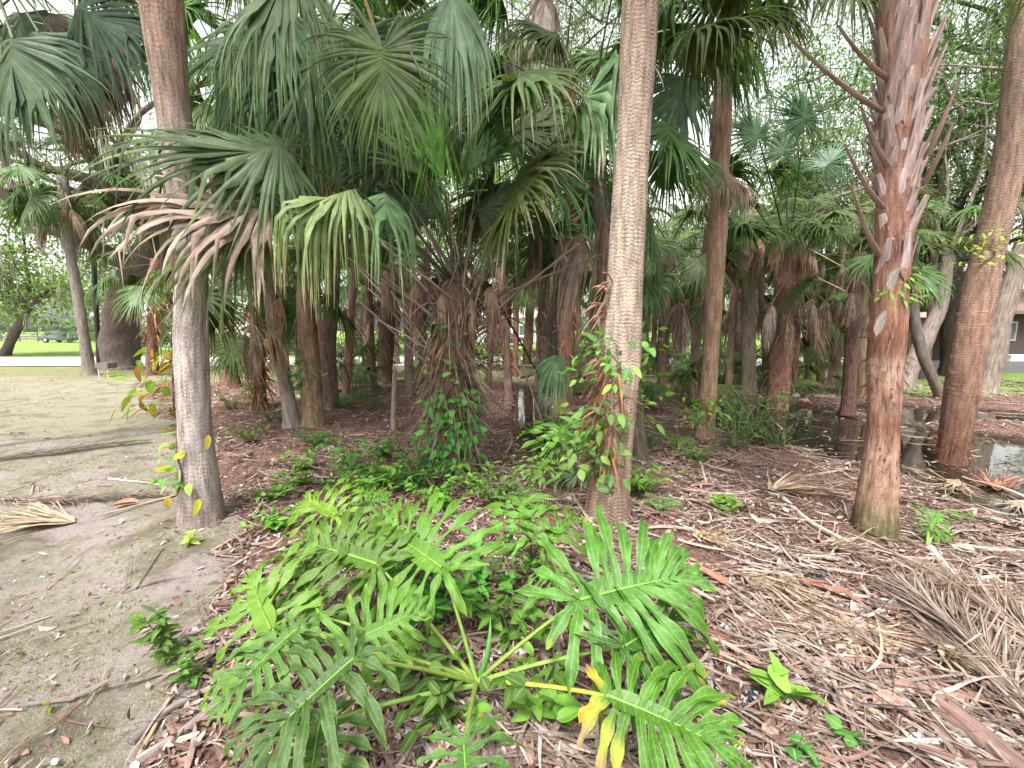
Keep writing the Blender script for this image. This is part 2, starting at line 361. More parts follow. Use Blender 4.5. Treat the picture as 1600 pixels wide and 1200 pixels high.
# ------------------------------------------------------------------ palms
GREEN = (.085, .145, .042); DGREEN = (.05, .1, .035); YGREEN = (.2, .28, .07); DEAD = (.3, .215, .16); GREYDEAD = (.34, .27, .23); RUST = (.2, .1, .06)
def fan(mb, hub, c, nrm, L, col, rng, nseg=46, spread=rad(125), droop=.9, split=.36, fold=.25, tipcol=None, mess=.05, wid=1.0, costa=.22, crush=0, drop0=0, kinks=.22):
    c = unit(c); s = unit(np.cross(c, nrm)); nrm = np.cross(s, c)
    if nrm[2] < 0 and False: nrm = -nrm
    nseg = int(nseg*1.65)
    th = np.linspace(-spread, spread, nseg)+rng.normal(0, mess*.35, nseg)
    # pleated fan half-folded about the costa
    D = c[None]*np.cos(th)[:, None]+s[None]*np.sin(th)[:, None]*(1-crush) - nrm[None]*(fold*np.abs(np.sin(th)))[:, None]
    D = unit(D+rng.normal(0, mess, (nseg, 3)))
    Ls = L*(1-.28*(np.abs(th)/max(spread, 1e-3))**2)*rng.uniform(.84, 1.06, nseg)*np.where(rng.random(nseg) < .07, rng.uniform(.45, .8, nseg), 1)
    m = 10; t = np.linspace(0, 1, m)
    o = hub[None]+c[None]*(costa*L*np.clip(np.cos(th*.75), 0, 1)**2)[:, None]*.9 - UP[None]*(costa*L*.25*np.clip(np.cos(th), 0, 1)**2)[:, None]
    C = np.zeros((nseg, m, 3)); C[:, 0] = o
    g = rng.uniform(.45, 1.6, nseg)*droop; d = D.copy(); kk = np.where(rng.random(nseg) < kinks, rng.integers(4 if kinks < .6 else 2, m-1 if kinks < .6 else 6, nseg), 99)
    for k in range(1, m):
        f = max(0., t[k]-split*.7)*1.6+drop0
        d = unit(d-UP[None]*(g*f*.55)[:, None]+rng.normal(0, mess*.35, (nseg, 3)))
        kd = unit(d*.35-UP[None]*1.1+rng.normal(0, .12, (nseg, 3))); d = np.where((k == kk)[:, None], kd, d)
        C[:, k] = C[:, k-1]+d*(Ls/(m-1))[:, None]
    gap = np.linalg.norm(np.diff(C, axis=0), axis=-1); gap = np.concatenate([gap[:1], (gap[1:]+gap[:-1])/2, gap[-1:]]) if nseg > 2 else gap
    hf = np.minimum(gap*.56*wid, .05*L)+.0015; ks_ = int(round(split*(m-1))); hs_ = np.minimum(hf[:, ks_], 1.3*np.median(hf[:, ks_]))[:, None]*.62
    tail = hs_*np.clip((1-t[None])/(1-split), 0, 1)**.8*rng.uniform(.7, 1.15, (nseg, 1))
    H = np.where(np.arange(m)[None] <= ks_, hf, tail)
    H = np.maximum(H, .0012)
    T = unit(np.gradient(C, axis=1)); A = np.cross(np.broadcast_to(nrm, T.shape), T)+1e-6
    A = np.where((np.linalg.norm(A, axis=-1, keepdims=True) < .15), np.broadcast_to(s, T.shape), A)
    A = unit(A); tw = (rng.normal(0, .5+mess*4, nseg)[:, None]*np.clip(t[None]-split, 0, 1)**1.2*2.2)[..., None]
    NN = np.cross(T, A); A2 = A*np.cos(tw)+NN*np.sin(tw); N2 = np.cross(T, A2)
    cc = np.asarray(col)[None, None]*rng.uniform(.8, 1.2, (nseg, 1, 1))*np.ones((1, m, 1))
    if tipcol is not None:
        w_ = np.clip((t[None]-rng.uniform(.45, 1.0, nseg)[:, None])*4, 0, 1)[..., None]; cc = cc*(1-w_)+np.asarray(tipcol)[None, None]*w_
    ribbons(mb, C, A2, H, N2, .55, cc)
def frond_mesh(kind, elev, seed, pet=1.15, L=.95):
    rng = np.random.default_rng(seed); mb = MB(); e = rad(elev)
    if kind == 'green':
        d0 = np.array([math.cos(e), 0, math.sin(e)]); e2 = e-rad(25 if elev > -20 else 12); d1 = np.array([math.cos(e2), 0, math.sin(e2)])
        hub = d0*pet*.55+d1*pet*.45; P = bez([0, 0, 0], d0*pet*.55, hub, 8)
        tube(mb, P, np.linspace(.02, .009, 8), (.13, .17, .07), 5, .6)
        e3 = e2-rad(15); c = np.array([math.cos(e3), 0, math.sin(e3)]); n = unit(np.array([-math.sin(e3), rng.normal(0, .25), math.cos(e3)]))
        fan(mb, hub, c, n, L, GREEN, rng, nseg=50, droop=rng.uniform(.3, 1.0), fold=rng.uniform(.1, .6), kinks=rng.uniform(.05, .45), mess=rng.uniform(.03, .08), tipcol=[(.2, .2, .1), None, (.1, .16, .06)][seed % 3], spread=rad(rng.uniform(105, 140)))
    else:
        d0 = np.array([math.cos(e*.55), 0, math.sin(e*.55)]); d1 = np.array([math.cos(e), 0, math.sin(e)])
        pet *= .75; hub = d0*pet*.35+d1*pet*.65; P = bez([0, 0, 0], d0*pet*.35, hub, 7)
        tube(mb, P, np.linspace(.02, .009, 7), (.24, .16, .1), 5, .6)
        c = unit(d1+np.array([0, 0, -.6])); n = unit(np.array([math.sin(-e), rng.normal(0, .3), math.cos(e)]))
        cl = [DEAD, (.22, .14, .1), GREYDEAD][seed % 3]
        fan(mb, hub, c, n, L*.85, cl, rng, nseg=36, droop=1.6, fold=.8, spread=rad(rng.uniform(60, 100)), mess=.16, wid=.42, crush=.45, drop0=.5, tipcol=(.34, .27, .2))
    return mb.mesh('frond' if kind == 'green' else 'dead_frond', M['frond' if kind == 'green' else 'dead'])
ELEV = [80, 62, 45, 28, 10, -8, -28, -48]
FM = {('green', e): [frond_mesh('green', e, 100+i*7+k) for k in range(3)] for i, e in enumerate(ELEV)}
FM.update({('dead', e): [frond_mesh('dead', e, 300+i*7+k) for k in range(3)] for i, e in enumerate([-45, -65, -80])})
def put(me, name, parent, loc, rz, scale, rx=0, ry=0):
    o = bpy.data.objects.new(name, me); sc.collection.objects.link(o); o.parent = parent
    o.location = loc; o.rotation_euler = (rx, ry, rz); o.scale = (scale,)*3; return o
def crown(root, top, n=20, nd=6, scale=1.0, seed=1, emin=-50, emax=82, azr=None):
    rng = np.random.default_rng(seed); base = np.array(root.location); top = np.asarray(top)
    for i in range(n):
        f = (i+.5)/n; el = emax+(emin-emax)*f+rng.normal(0, 6); e = min(ELEV, key=lambda q: abs(q-el))
        az = i*2.39996+rng.normal(0, .2) if azr is None else rng.uniform(*azr)
        me = FM[('green', e)][rng.integers(3)]
        put(me, 'frond', root, tuple(top-base+np.array([.05*math.cos(az), .05*math.sin(az), -.25*f*scale])), az, scale*rng.uniform(.82, 1.15), rng.normal(0, .12))
    for i in range(nd):
        e = [-45, -65, -80][rng.integers(3)]; az = rng.uniform(0, 6.283) if azr is None else rng.uniform(*azr)
        put(FM[('dead', e)][rng.integers(3)], 'dead_frond', root, tuple(top-base+np.array([.08*math.cos(az), .08*math.sin(az), -.35*scale-rng.uniform(0, .3)])), az, scale*rng.uniform(.75, 1.1), rng.normal(0, .15))
def trunk_mesh(mb, path, col, sides=28, step=.03, ring=.05, ringamp=.05, rough=.04, flare=.3, seed=0, col2=None):
    """path rows x,y,z,r"""
    rng = np.random.default_rng(seed); ln = np.sum(np.linalg.norm(np.diff(path[:, :3], axis=0), axis=1)); n = max(8, int(ln/step))
    S = spline(path, n); P = S[:, :3]; r = S[:, 3]
    T, A, B = frames(P, np.array([0, 1., 0])); a = np.linspace(0, 2*math.pi, sides+1); v = np.linspace(0, ln, n)
    av = a[None]; vv = v[:, None]
    nz = sum(np.sin(av*k+vv*f+ph)*am for k, f, ph, am in [(1, 2.1, rng.uniform(0, 6), .5), (2, 3.3, rng.uniform(0, 6), .5), (3, 7, rng.uniform(0, 6), .4), (5, 11, rng.uniform(0, 6), .35), (4, 23, rng.uniform(0, 6), .3), (7, 31, rng.uniform(0, 6), .25)])
    ph = (vv+.012*np.sin(av+vv*3)+.006*np.sin(av*3+vv*9))/ring
    gv = .035*np.sin(v*2.3+rng.uniform(0, 6))+.025*np.sin(v*5.1+rng.uniform(0, 6)); RR = r[:, None]*(1+gv[:, None]+rough*nz+ringamp*(.55+.6*np.sin(vv*1.9+av*2+seed)*np.sin(vv*5.3-av*3))*((1-(ph % 1))-.5)+flare*np.exp(-vv/.16)*(1+.35*np.sin(av*6+1)))
    X = P[:, None]+RR[..., None]*(np.cos(a)[None, :, None]*A[:, None]+np.sin(a)[None, :, None]*B[:, None])
    c = np.asarray(col, float)
    if c.ndim == 2:      # gradient stops (v fraction, r,g,b)
        c = np.stack([np.interp(v/ln, c[:, 0], c[:, k+1]) for k in range(3)], -1)[:, None]+np.zeros((1, sides+1, 1))
    else: c = c[None, None]+np.zeros((n, sides+1, 1))
    mb.grids(X, np.stack(np.broadcast_arrays(av/(2*math.pi)*6.28*r.mean()/.17, vv), -1), c)
    return P, r
def pathpx(base, pts, ext=None, lean=0):
    """base (x,y,w) pixels on the ground, pts (x,y,w) up the trunk at the same depth, ext = final height z"""
    b = onground(base[0], base[1], -.03); Y = b[1]; off = lambda x: 1/math.sqrt(1+((x-800)/F)**2); rows = [(*b, base[2]/2/F*camdepth(b)*off(base[0]))]
    n = len(pts)
    for i, (x, y, w_) in enumerate(pts):
        p = PY(x, y, Y+lean*(i+1)/n); rows.append((*p, w_/2/F*camdepth(p)*off(x)))
    if ext:
        a, q = np.array(rows[-2]), np.array(rows[-1]); d = (q-a)[:3]/max(q[2]-a[2], .1)
        k = max(ext-q[2], .3); rows.append((*(q[:3]+d*k*.8+np.array([0, 0, k*.2])), q[3]*.95))
    return np.array(rows)
def boots(root, P, r, z0, z1, n, seed, ln=(.22, .45), wd=.055, col=(.2, .13, .1), out=.5, name='leaf_base', mat='boot', thin=1.0):
    """old leaf bases sticking out of a trunk, in a spiral, each a piece of its own"""
    rng = np.random.default_rng(seed)
    for i in range(n):
        z = z0+(z1-z0)*(i+rng.uniform(-.3, .3))/n; k = int(np.argmin(np.abs(P[:, 2]-z))); az = i*2.39996+rng.normal(0, .25)
        o = np.array([math.cos(az), math.sin(az), 0]); a = P[k]+o*r[k]*.75; l = rng.uniform(*ln)
        side = np.array([-math.sin(az), math.cos(az), 0])
        d1 = unit(o*.25+UP); d2 = unit(o*out*rng.uniform(.7, 1.5)+UP*rng.uniform(.5, 1)+side*rng.normal(0, .15))
        Q = bez(a, a+d1*l*.4, a+d1*l*.4+d2*l*.75, 7); mb = MB()
        w_ = np.interp(np.linspace(0, 1, 7), [0, .3, 1], [wd*1.25, wd*.8, wd*.42])*rng.uniform(.85, 1.15)
        tube(mb, Q, w_, np.array(col)*rng.uniform(.75, 1.3), 8, .3*thin, ref=o)
        mb.obj(name, M[mat], root)
def shreds(mb, P, r, z0, z1, n, seed, L=(.1, .35), w_=(.006, .02), col=DEAD, az=None, out=.5):
    """dry fibre strips hanging off a trunk"""
    rng = np.random.default_rng(seed); z = rng.uniform(z0, z1, n); k = np.clip(np.searchsorted(P[:, 2], z), 0, len(P)-1)
    a = rng.uniform(0, 6.283, n) if az is None else rng.normal(az[0], az[1], n)
    o = np.stack([np.cos(a), np.sin(a), a*0], -1); B = P[k]+o*(r[k]*.95)[:, None]; m = 6; t = np.linspace(0, 1, m); l = rng.uniform(*L, n)
    d = unit(o*rng.uniform(.1, out*1.6, (n, 1))+UP[None]*rng.uniform(-.6, .5, (n, 1))+rng.normal(0, .25, (n, 3)))
    C = B[:, None]+d[:, None]*(l[:, None]*t)[..., None]-UP[None, None]*(l[:, None]*t**2*rng.uniform(.4, 1.1, (n, 1)))[..., None]
    T = unit(np.gradient(C, axis=1)); A = unit(np.cross(T, o[:, None]+rng.normal(0, .4, (n, 1, 3)))); N = np.cross(A, T)
    H = rng.uniform(*w_, n)[:, None]*np.sin(math.pi*(.12+.84*t))[None]*.6
    ribbons(mb, C, A, H, N, rng.uniform(-.5, .8), np.array(col)[None]*rng.uniform(.6, 1.4, (n, 1)))
# ------------------------------------------------------------------ the front palms
def palm(name, label, base, pts, ext, mat, col, n=18, nd=5, scale=1.0, seed=1, group=None, cat='palm tree', lean=0, detail=1, bz=None, sh=None, emin=-50, **kw):
    path = pathpx(base, pts, ext, lean)
    root = thing(name, label, cat, tuple(path[0, :3]+np.array([0, 0, .03])), group)
    mb = MB(); P, r = trunk_mesh(mb, path, col, seed=seed, **{**(dict(sides=28, step=.022) if detail else dict(sides=14, step=.06)), **kw})
    tr = mb.obj('trunk', M[mat], root)
    if bz: boots(root, P, r, seed=seed, **bz)
    if sh:
        m2 = MB()
        for q in (sh if isinstance(sh, list) else [sh]): shreds(m2, P, r, seed=seed, **q)
        m2.obj('dry_fibre', M['dead'], root)
    if n or nd: crown(root, path[-1, :3], n, nd, scale, seed, emin=emin)
    return root, P, r
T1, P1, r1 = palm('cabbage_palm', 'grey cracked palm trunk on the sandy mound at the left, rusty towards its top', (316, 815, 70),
    [(308, 700, 60), (300, 600, 58), (298, 500, 56), (300, 400, 53), (288, 290, 54), (270, 170, 62), (252, 0, 78)], 6.5, 'greybark',
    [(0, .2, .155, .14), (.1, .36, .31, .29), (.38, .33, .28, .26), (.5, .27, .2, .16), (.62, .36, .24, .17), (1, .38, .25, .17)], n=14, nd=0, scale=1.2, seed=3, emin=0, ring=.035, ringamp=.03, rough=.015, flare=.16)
T2, P2, r2 = palm('cabbage_palm', 'tall pale ringed palm trunk in the middle foreground, leafy vine on its left side', (948, 808, 68),
    [(957, 700, 63), (967, 600, 61), (973, 500, 60), (978, 400, 58), (985, 280, 56), (992, 180, 55), (1001, 0, 56)], 7, 'ring',
    [(0, .3, .205, .155), (.2, .37, .295, .24), (.4, .36, .29, .235), (.6, .35, .25, .2), (1, .34, .23, .185)], n=14, nd=0, scale=1.2, seed=4, emin=0, ring=.035, ringamp=.06, rough=.012, flare=.1,
    sh=[dict(z0=.5, z1=1.35, n=150, L=(.08, .26), w_=(.008, .022), col=(.3, .15, .08), az=(3.6, .5), out=.3), dict(z0=1.55, z1=1.95, n=22, L=(.1, .25), w_=(.01, .025), col=(.3, .17, .12), az=(3.3, .3), out=.3)])
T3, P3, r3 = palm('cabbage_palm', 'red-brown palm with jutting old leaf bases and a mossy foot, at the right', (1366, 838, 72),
    [(1374, 740, 60), (1382, 650, 56), (1384, 560, 66), (1388, 500, 62), (1395, 400, 58), (1398, 300, 62), (1405, 180, 74), (1415, 0, 92)], 5.3, 'fibre',
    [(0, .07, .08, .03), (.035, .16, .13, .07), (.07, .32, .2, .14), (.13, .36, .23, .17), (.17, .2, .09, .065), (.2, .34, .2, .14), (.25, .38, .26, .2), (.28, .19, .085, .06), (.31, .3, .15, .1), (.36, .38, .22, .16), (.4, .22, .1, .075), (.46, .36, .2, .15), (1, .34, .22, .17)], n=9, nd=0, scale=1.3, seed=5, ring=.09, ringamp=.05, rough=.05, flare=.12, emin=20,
    sh=[dict(z0=1.05, z1=1.4, n=150, L=(.02, .07), w_=(.003, .012), col=(.24, .11, .075)), dict(z0=.45, z1=.75, n=60, L=(.02, .05), w_=(.004, .012), col=(.22, .1, .07)), dict(z0=1.5, z1=3.2, n=90, L=(.03, .14), w_=(.004, .014), col=(.3, .16, .11))])
boots(T3, P3, r3, 1.9, 3.0, 40, 11, ln=(.14, .3), wd=.05, col=(.42, .33, .31), out=.12)
boots(T3, P3, r3, 2.4, 4.4, 84, 12, ln=(.18, .42), wd=.05, col=(.37, .28, .255), out=.2)
for (hx, hy, tx, ty) in [(1310, 40, 1400, 130), (1345, 165, 1395, 270), (1320, 225, 1385, 330), (1330, 290, 1375, 400), (1215, 38, 1380, 175), (1500, 120, 1440, 260), (1490, 190, 1440, 290)]:
    a = PY(tx, ty, P3[0, 1]); b = PY(hx, hy, P3[0, 1]-.25); mb = MB(); tube(mb, bez(a, (a+b)/2-UP*.08, b, 8), np.linspace(.024, .008, 8), (.33, .25, .215), 7, .45); mb.obj('cut_petiole', M['boot'], T3)
for (x, y, L_) in [(1397, 435, .075), (1377, 505, .085)]:   # pale bare scars on the trunk
    mb = MB(); c = PY(x, y, P3[0, 1]-.165); t = np.linspace(-1, 1, 7)
    C = c[None]+UP[None]*(t*L_)[:, None]+np.array([.01, 0, 0])[None]*t[:, None]*2; H = .034*np.sqrt(np.clip(1-t**2, .02, 1))
    ribbons(mb, C[None], np.broadcast_to(np.array([1., 0, 0]), (1, 7, 3)), H[None], np.broadcast_to(np.array([0, -1., 0]), (1, 7, 3)), .3, np.array([[.42, .37, .34]]))
    mb.obj('bare_scar', M['fibre'], T3)
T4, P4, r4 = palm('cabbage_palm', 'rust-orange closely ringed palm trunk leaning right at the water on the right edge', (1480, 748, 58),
    [(1492, 680, 56), (1505, 600, 58), (1520, 500, 62), (1545, 390, 62), (1570, 290, 58), (1588, 170, 58), (1606, 0, 60)], 7, 'ringred',
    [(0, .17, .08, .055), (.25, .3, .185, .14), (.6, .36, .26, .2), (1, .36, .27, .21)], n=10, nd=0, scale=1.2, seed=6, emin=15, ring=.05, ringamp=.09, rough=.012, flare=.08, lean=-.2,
    sh=[dict(z0=0, z1=.25, n=160, L=(.03, .12), w_=(.003, .008), col=(.22, .09, .05), out=.8)])
# ------------------------------------------------------------------ middle palms
GB = [(0, .22, .16, .12), (.5, .25, .19, .15), (1, .24, .18, .14)]
palm('cabbage_palm', 'slim straight grey-tan palm trunk just right of the pale ringed trunk, roots in leaf litter', (1100, 687, 29), [(1108, 600, 25), (1114, 500, 27), (1120, 380, 31), (1126, 230, 31), (1132, 90, 32)], 6.1, 'ring', [(0, .34, .22, .15), (.5, .36, .25, .17), (1, .34, .26, .2)], 13, 2, 1.0, 7, emin=-10, ring=.06, ringamp=.06)
palm('cabbage_palm', 'grey palm trunk behind green bushes with a pale dead skirt of fronds', (1170, 615, 24), [(1170, 500, 22), (1172, 400, 22), (1170, 350, 24)], 2.75, 'ring', [(0, .2, .17, .13), (1, .26, .22, .18)], 12, 8, .95, 8, detail=0)
T6, P6, r6 = palm('cabbage_palm', 'shaggy red-brown palm at the left end of the pool, brown dead skirt under upright fans', (1213, 655, 36), [(1220, 560, 38), (1226, 480, 38), (1232, 420, 44)], 2.35, 'fibre', [(0, .24, .12, .09), (1, .24, .14, .11)], 3, 16, .95, 9, ring=.1, emin=40, rough=.07,
    sh=dict(z0=.3, z1=2.2, n=260, L=(.06, .25), w_=(.006, .02), col=(.27, .14, .1)), bz=dict(z0=.8, z1=2.2, n=30, ln=(.12, .25), wd=.045, col=(.26, .15, .11)))
palm('cabbage_palm', 'dark red-brown palm standing in the pool water', (1325, 648, 24), [(1330, 560, 24), (1335, 480, 26), (1340, 420, 27)], 2.9, 'fibre', [(0, .14, .07, .055), (.5, .17, .1, .08), (1, .12, .09, .07)], 10, 4, .8, 10, detail=0, emin=-10)
palm('cabbage_palm', 'greenish-tan straight palm trunk touching the back of the pool, beside the dark red-brown one', (1346, 622, 15), [(1348, 560, 16), (1350, 480, 17), (1352, 400, 17)], 3.6, 'ring', [(0, .3, .2, .12), (1, .25, .2, .13)], 8, 2, .75, 34, detail=0, emin=0)
palm('cabbage_palm', 'curved grey ringed palm trunk bending up from the far bank of the pool', (1472, 625, 19), [(1462, 600, 19), (1445, 565, 20), (1432, 520, 21), (1425, 470, 19), (1420, 400, 20)], 3.2, 'ring', [(0, .17, .13, .1), (1, .3, .28, .25)], 10, 2, .9, 11, ring=.05, ringamp=.07, detail=1)
palm('cabbage_palm', 'thin fibre-wrapped palm trunk in the centre with rusty curled boots', (880, 645, 22), [(884, 560, 22), (888, 450, 25), (892, 360, 24), (893, 270, 22), (885, 120, 24)], 3.9, 'fibre', [(0, .24, .13, .09), (1, .27, .14, .1)], 16, 9, 1.05, 12,
    sh=dict(z0=.3, z1=3.5, n=260, L=(.06, .22), w_=(.008, .024), col=(.3, .16, .1)), bz=dict(z0=1.4, z1=3.2, n=24, ln=(.1, .2), wd=.035, col=(.3, .16, .11)))
palm('cabbage_palm', 'dark leaning palm trunk behind the pale ringed trunk', (1000, 722, 26), [(990, 600, 24), (972, 500, 26), (955, 420, 28), (938, 320, 28), (928, 220, 26)], 3.5, 'fibre', [(0, .1, .09, .06), (.5, .13, .09, .08), (1, .13, .1, .09)], 15, 6, 1.0, 13)
palm('cabbage_palm', 'narrow leaning grey palm trunk with pale foot, close beside a thicker one', (456, 670, 26), [(450, 620, 23), (438, 560, 21), (427, 500, 22), (418, 420, 22)], 2.9, 'ring', [(0, .32, .27, .24), (.3, .22, .16, .14), (1, .18, .12, .1)], 10, 6, .9, 14, ring=.06)
palm('cabbage_palm', 'thick upright brown palm trunk right beside the narrow leaning one, left of centre', (489, 668, 38), [(486, 600, 34), (480, 520, 32), (477, 400, 28), (487, 230, 28), (495, 110, 30)], 4.2, 'greybark', [(0, .2, .14, .08), (.3, .2, .13, .08), (.6, .24, .2, .17), (1, .24, .2, .17)], 20, 12, 1.25, 15, ring=.07)
palm('cabbage_palm', 'vine-dressed rust palm trunk between the left foreground trunk and the driveway', (362, 607, 30), [(358, 560, 27), (352, 500, 25), (350, 420, 26), (358, 300, 26), (370, 180, 26)], 5.6, 'fibre', [(0, .18, .1, .07), (.6, .16, .1, .08), (1, .3, .2, .17)], 22, 18, 1.25, 16, detail=0,
    sh=dict(z0=.2, z1=5.2, n=200, L=(.1, .35), w_=(.01, .04), col=(.24, .13, .09)))
palm('cabbage_palm', 'smooth grey ringed palm leaning left on the open lawn by the oak', (141, 588, 25), [(136, 560, 21), (128, 500, 19), (116, 430, 19), (105, 370, 20), (99, 290, 22)], 5.8, 'ring', [(0, .19, .16, .14), (1, .26, .24, .22)], 20, 9, 1.15, 17, detail=0, ring=.12, ringamp=.06)
palm('cabbage_palm', 'slender pale brown palm trunk rising straight behind the drooping pale frond', (640, 620, 14), [(637, 480, 15), (628, 350, 16), (618, 240, 15)], 6.2, 'ring', [(0, .2, .15, .12), (1, .3, .23, .19)], 16, 4, 1.2, 18, detail=0)
palm('cabbage_palm', 'shaggy dark palm trunk with hanging dead fibre left of the big fan palm clump', (600, 600, 24), [(603, 540, 25), (606, 480, 26), (610, 430, 26)], 2.4, 'fibre', [(0, .16, .1, .07), (1, .17, .1, .08)], 9, 7, .9, 19, detail=0, sh=dict(z0=.5, z1=2.2, n=170, L=(.15, .5), w_=(.008, .025), col=(.24, .15, .1)))
palm('cabbage_palm', 'rusty palm trunk shedding curled boots just behind the left foreground trunk', (238, 588, 20), [(238, 540, 21), (240, 490, 21), (244, 440, 22)], 4.0, 'fibre', [(0, .18, .1, .08), (1, .26, .13, .09)], 12, 7, 1.1, 20, detail=0, sh=dict(z0=1.2, z1=3.6, n=150, L=(.15, .5), w_=(.02, .06), col=(.36, .17, .1)))
palm('cabbage_palm', 'short palm trunk smothered in curled orange-brown boots and yellowing vine', (405, 640, 22), [(403, 590, 26), (405, 530, 24), (402, 480, 22)], 2.2, 'fibre', [(0, .22, .12, .08), (1, .25, .13, .09)], 8, 6, .8, 21, detail=0, sh=dict(z0=.1, z1=2.0, n=240, L=(.1, .35), w_=(.015, .05), col=(.33, .16, .1)))
palm('cabbage_palm', 'dark narrow palm trunk beyond the small puddle in the centre', (850, 592, 17), [(853, 540, 18), (857, 480, 17), (862, 400, 16)], 3.6, 'fibre', [(0, .09, .07, .06), (1, .12, .08, .07)], 13, 5, 1.0, 22, detail=0)
palm('cabbage_palm', 'red-brown palm trunk with a limb touching it beyond the puddle', (822, 572, 13), [(826, 530, 15), (828, 480, 14), (830, 420, 14)], 4.2, 'fibre', [(0, .3, .15, .1), (1, .26, .13, .09)], 14, 6, 1.1, 23, detail=0)
palm('cabbage_palm', 'thin red-brown palm trunk seen right of the big fan palm clump', (805, 590, 9), [(806, 520, 9), (808, 440, 9), (810, 380, 9)], 4.0, 'fibre', [(0, .24, .11, .08), (1, .2, .1, .08)], 12, 4, .9, 24, detail=0)
palm('cabbage_palm', 'short leafy palm with a slim rust trunk on the far side of the pool', (1282, 612, 13), [(1283, 560, 14), (1284, 520, 14)], 1.75, 'fibre', [(0, .2, .1, .07), (1, .22, .12, .09)], 13, 4, .62, 25, detail=0)
palm('cabbage_palm', 'pale slanting bare palm trunk behind the far side of the pool', (1294, 590, 13), [(1303, 540, 13), (1316, 490, 12), (1325, 440, 12)], 4.0, 'ring', [(0, .38, .34, .3), (1, .36, .33, .3)], 10, 3, 1.0, 26, detail=0)
palm('cabbage_palm', 'red fibrous palm trunk close left of the shaggy pool-side palm', (1152, 592, 14), [(1152, 540, 15), (1157, 460, 15)], 3.3, 'fibre', [(0, .24, .12, .09), (1, .24, .13, .1)], 12, 6, 1.0, 27, detail=0)
palm('cabbage_palm', 'stout dark palm trunk right of the pale ringed trunk in the middle distance', (1030, 632, 17), [(1034, 560, 17), (1040, 470, 18), (1046, 400, 18)], 2.9, 'fibre', [(0, .16, .11, .08), (1, .16, .11, .09)], 15, 8, 1.05, 28, detail=0)
# the palms deep in the grove
rg = np.random.default_rng(42)
BG = [(905, 575), (938, 580), (1010, 590), (1060, 585), (1085, 578), (1195, 582), (1240, 580), (1262, 577), (1385, 578), (765, 575), (735, 580), (680, 573), (655, 578), (545, 590), (520, 578), (448, 582), (425, 576), (570, 574), (870, 572), (965, 573), (1120, 574), (1310, 574), (1340, 580), (500, 574), (400, 573), (790, 571), (1150, 571), (1415, 580), (1040, 572), (620, 571)]
BG.sort(); ORD = 'leftmost,second,third,fourth,fifth,sixth,seventh,eighth,ninth,tenth,eleventh,twelfth,thirteenth,fourteenth,fifteenth,sixteenth,seventeenth,eighteenth,nineteenth,twentieth,twenty-first,twenty-second,twenty-third,twenty-fourth,twenty-fifth,twenty-sixth,twenty-seventh,twenty-eighth,twenty-ninth,rightmost'.split(',')
for i, (x, y) in enumerate(BG):
    g = onground(x, y); D = camdepth(g); tall = rg.uniform(.3, 1)**1.3; wpx = rg.uniform(.2, .3)*F/D; dx = rg.normal(0, 8)
    kd_ = rg.choice(['fibre', 'ring']); palm('cabbage_palm', ORD[i]+(' from the left' if 0 < i < 29 else '')+' of the slender palms deep in the grove, '+('shaggy' if kd_ == 'fibre' else 'ringed')+' trunk', (x, y, wpx), [(x+dx*.5, 520, wpx), (x+dx, 470, wpx)], 2.4+3.4*tall, kd_, np.array([.2, .13, .1])*rg.uniform(.6, 1.3), int(8+4*rg.random()), int(3+4*rg.random()), rg.uniform(.65, .95), 60+i, group='palms deep in the grove', detail=0)
MG = [(470, 610, -20), (540, 622, 12), (585, 612, -8), (655, 610, 10), (762, 612, 14), (795, 625, -10), (838, 612, 8), (918, 618, 10), (952, 606, -14), (1018, 606, 8), (1058, 612, -10), (1082, 622, 16), (1138, 612, 10), (1200, 604, -12), (1240, 608, 12), (1262, 600, 8), (1298, 606, 14), (1362, 604, 10)]
for i, (x, y, dx) in enumerate(MG):
    g = onground(x, y); D = camdepth(g); wpx = rg.uniform(.13, .22)*F/D; kd_ = rg.choice(['fibre', 'fibre', 'ring'])
    q_ = dict(sh=dict(z0=.3, z1=2.6, n=90, L=(.1, .35), w_=(.008, .03), col=(.26, .15, .11))) if kd_ == 'fibre' else {}
    palm('cabbage_palm', (ORD[i] if i < 17 else 'rightmost')+(' from the left' if i and i < 17 else '')+' of the slim leaning palms mid-grove, '+('shaggy' if kd_ == 'fibre' else 'ringed')+' trunk', (x, y, wpx), [(x+dx*.4, 540, wpx), (x+dx, 450, wpx), (x+dx*1.3, 400, wpx)], rg.uniform(2.6, 4.4), kd_, np.array([.24, .15, .12])*rg.uniform(.6, 1.3), int(6+4*rg.random()), int(3+5*rg.random()), rg.uniform(.55, .8), 160+i, group='slim palms in the middle of the grove', detail=0, **q_)
# trunkless young fan palms on the grove floor
for i, (x, y, s) in enumerate([(505, 610, .55), (545, 612, .6), (1060, 640, .55), (1095, 610, .5), (1250, 612, .5), (680, 590, .5), (1190, 600, .5), (930, 612, .5), (575, 590, .45), (1130, 600, .5), (995, 600, .5)]):
    g = onground(x, y); root = thing('young_fan_palm', ['young fan palm growing low in front of the hedge gap, left of centre', 'knee-high young fan palm with dark arching fans among weeds left of centre', 'low young fan palm with yellowish fans right of the pale ringed trunk', 'small drooping fan palm among the trunks right of centre', 'low fan palm with hanging fronds at the back edge of the pool', 'low fan palm in the shade behind the big fan palm clump', 'small fan palm behind the pool-side palm', 'small fan palm beside the thin fibre-wrapped trunk', 'small low fan palm by the sunny lawn gap', 'low fan palm behind the slim grey-tan trunk', 'low fan palm in shade just past the pale ringed trunk'][i], 'palm', tuple(g), 'young palms on the grove floor')
    crown(root, g+UP*.25, 11, 1, s*1.25, 200+i, emin=5, emax=80)
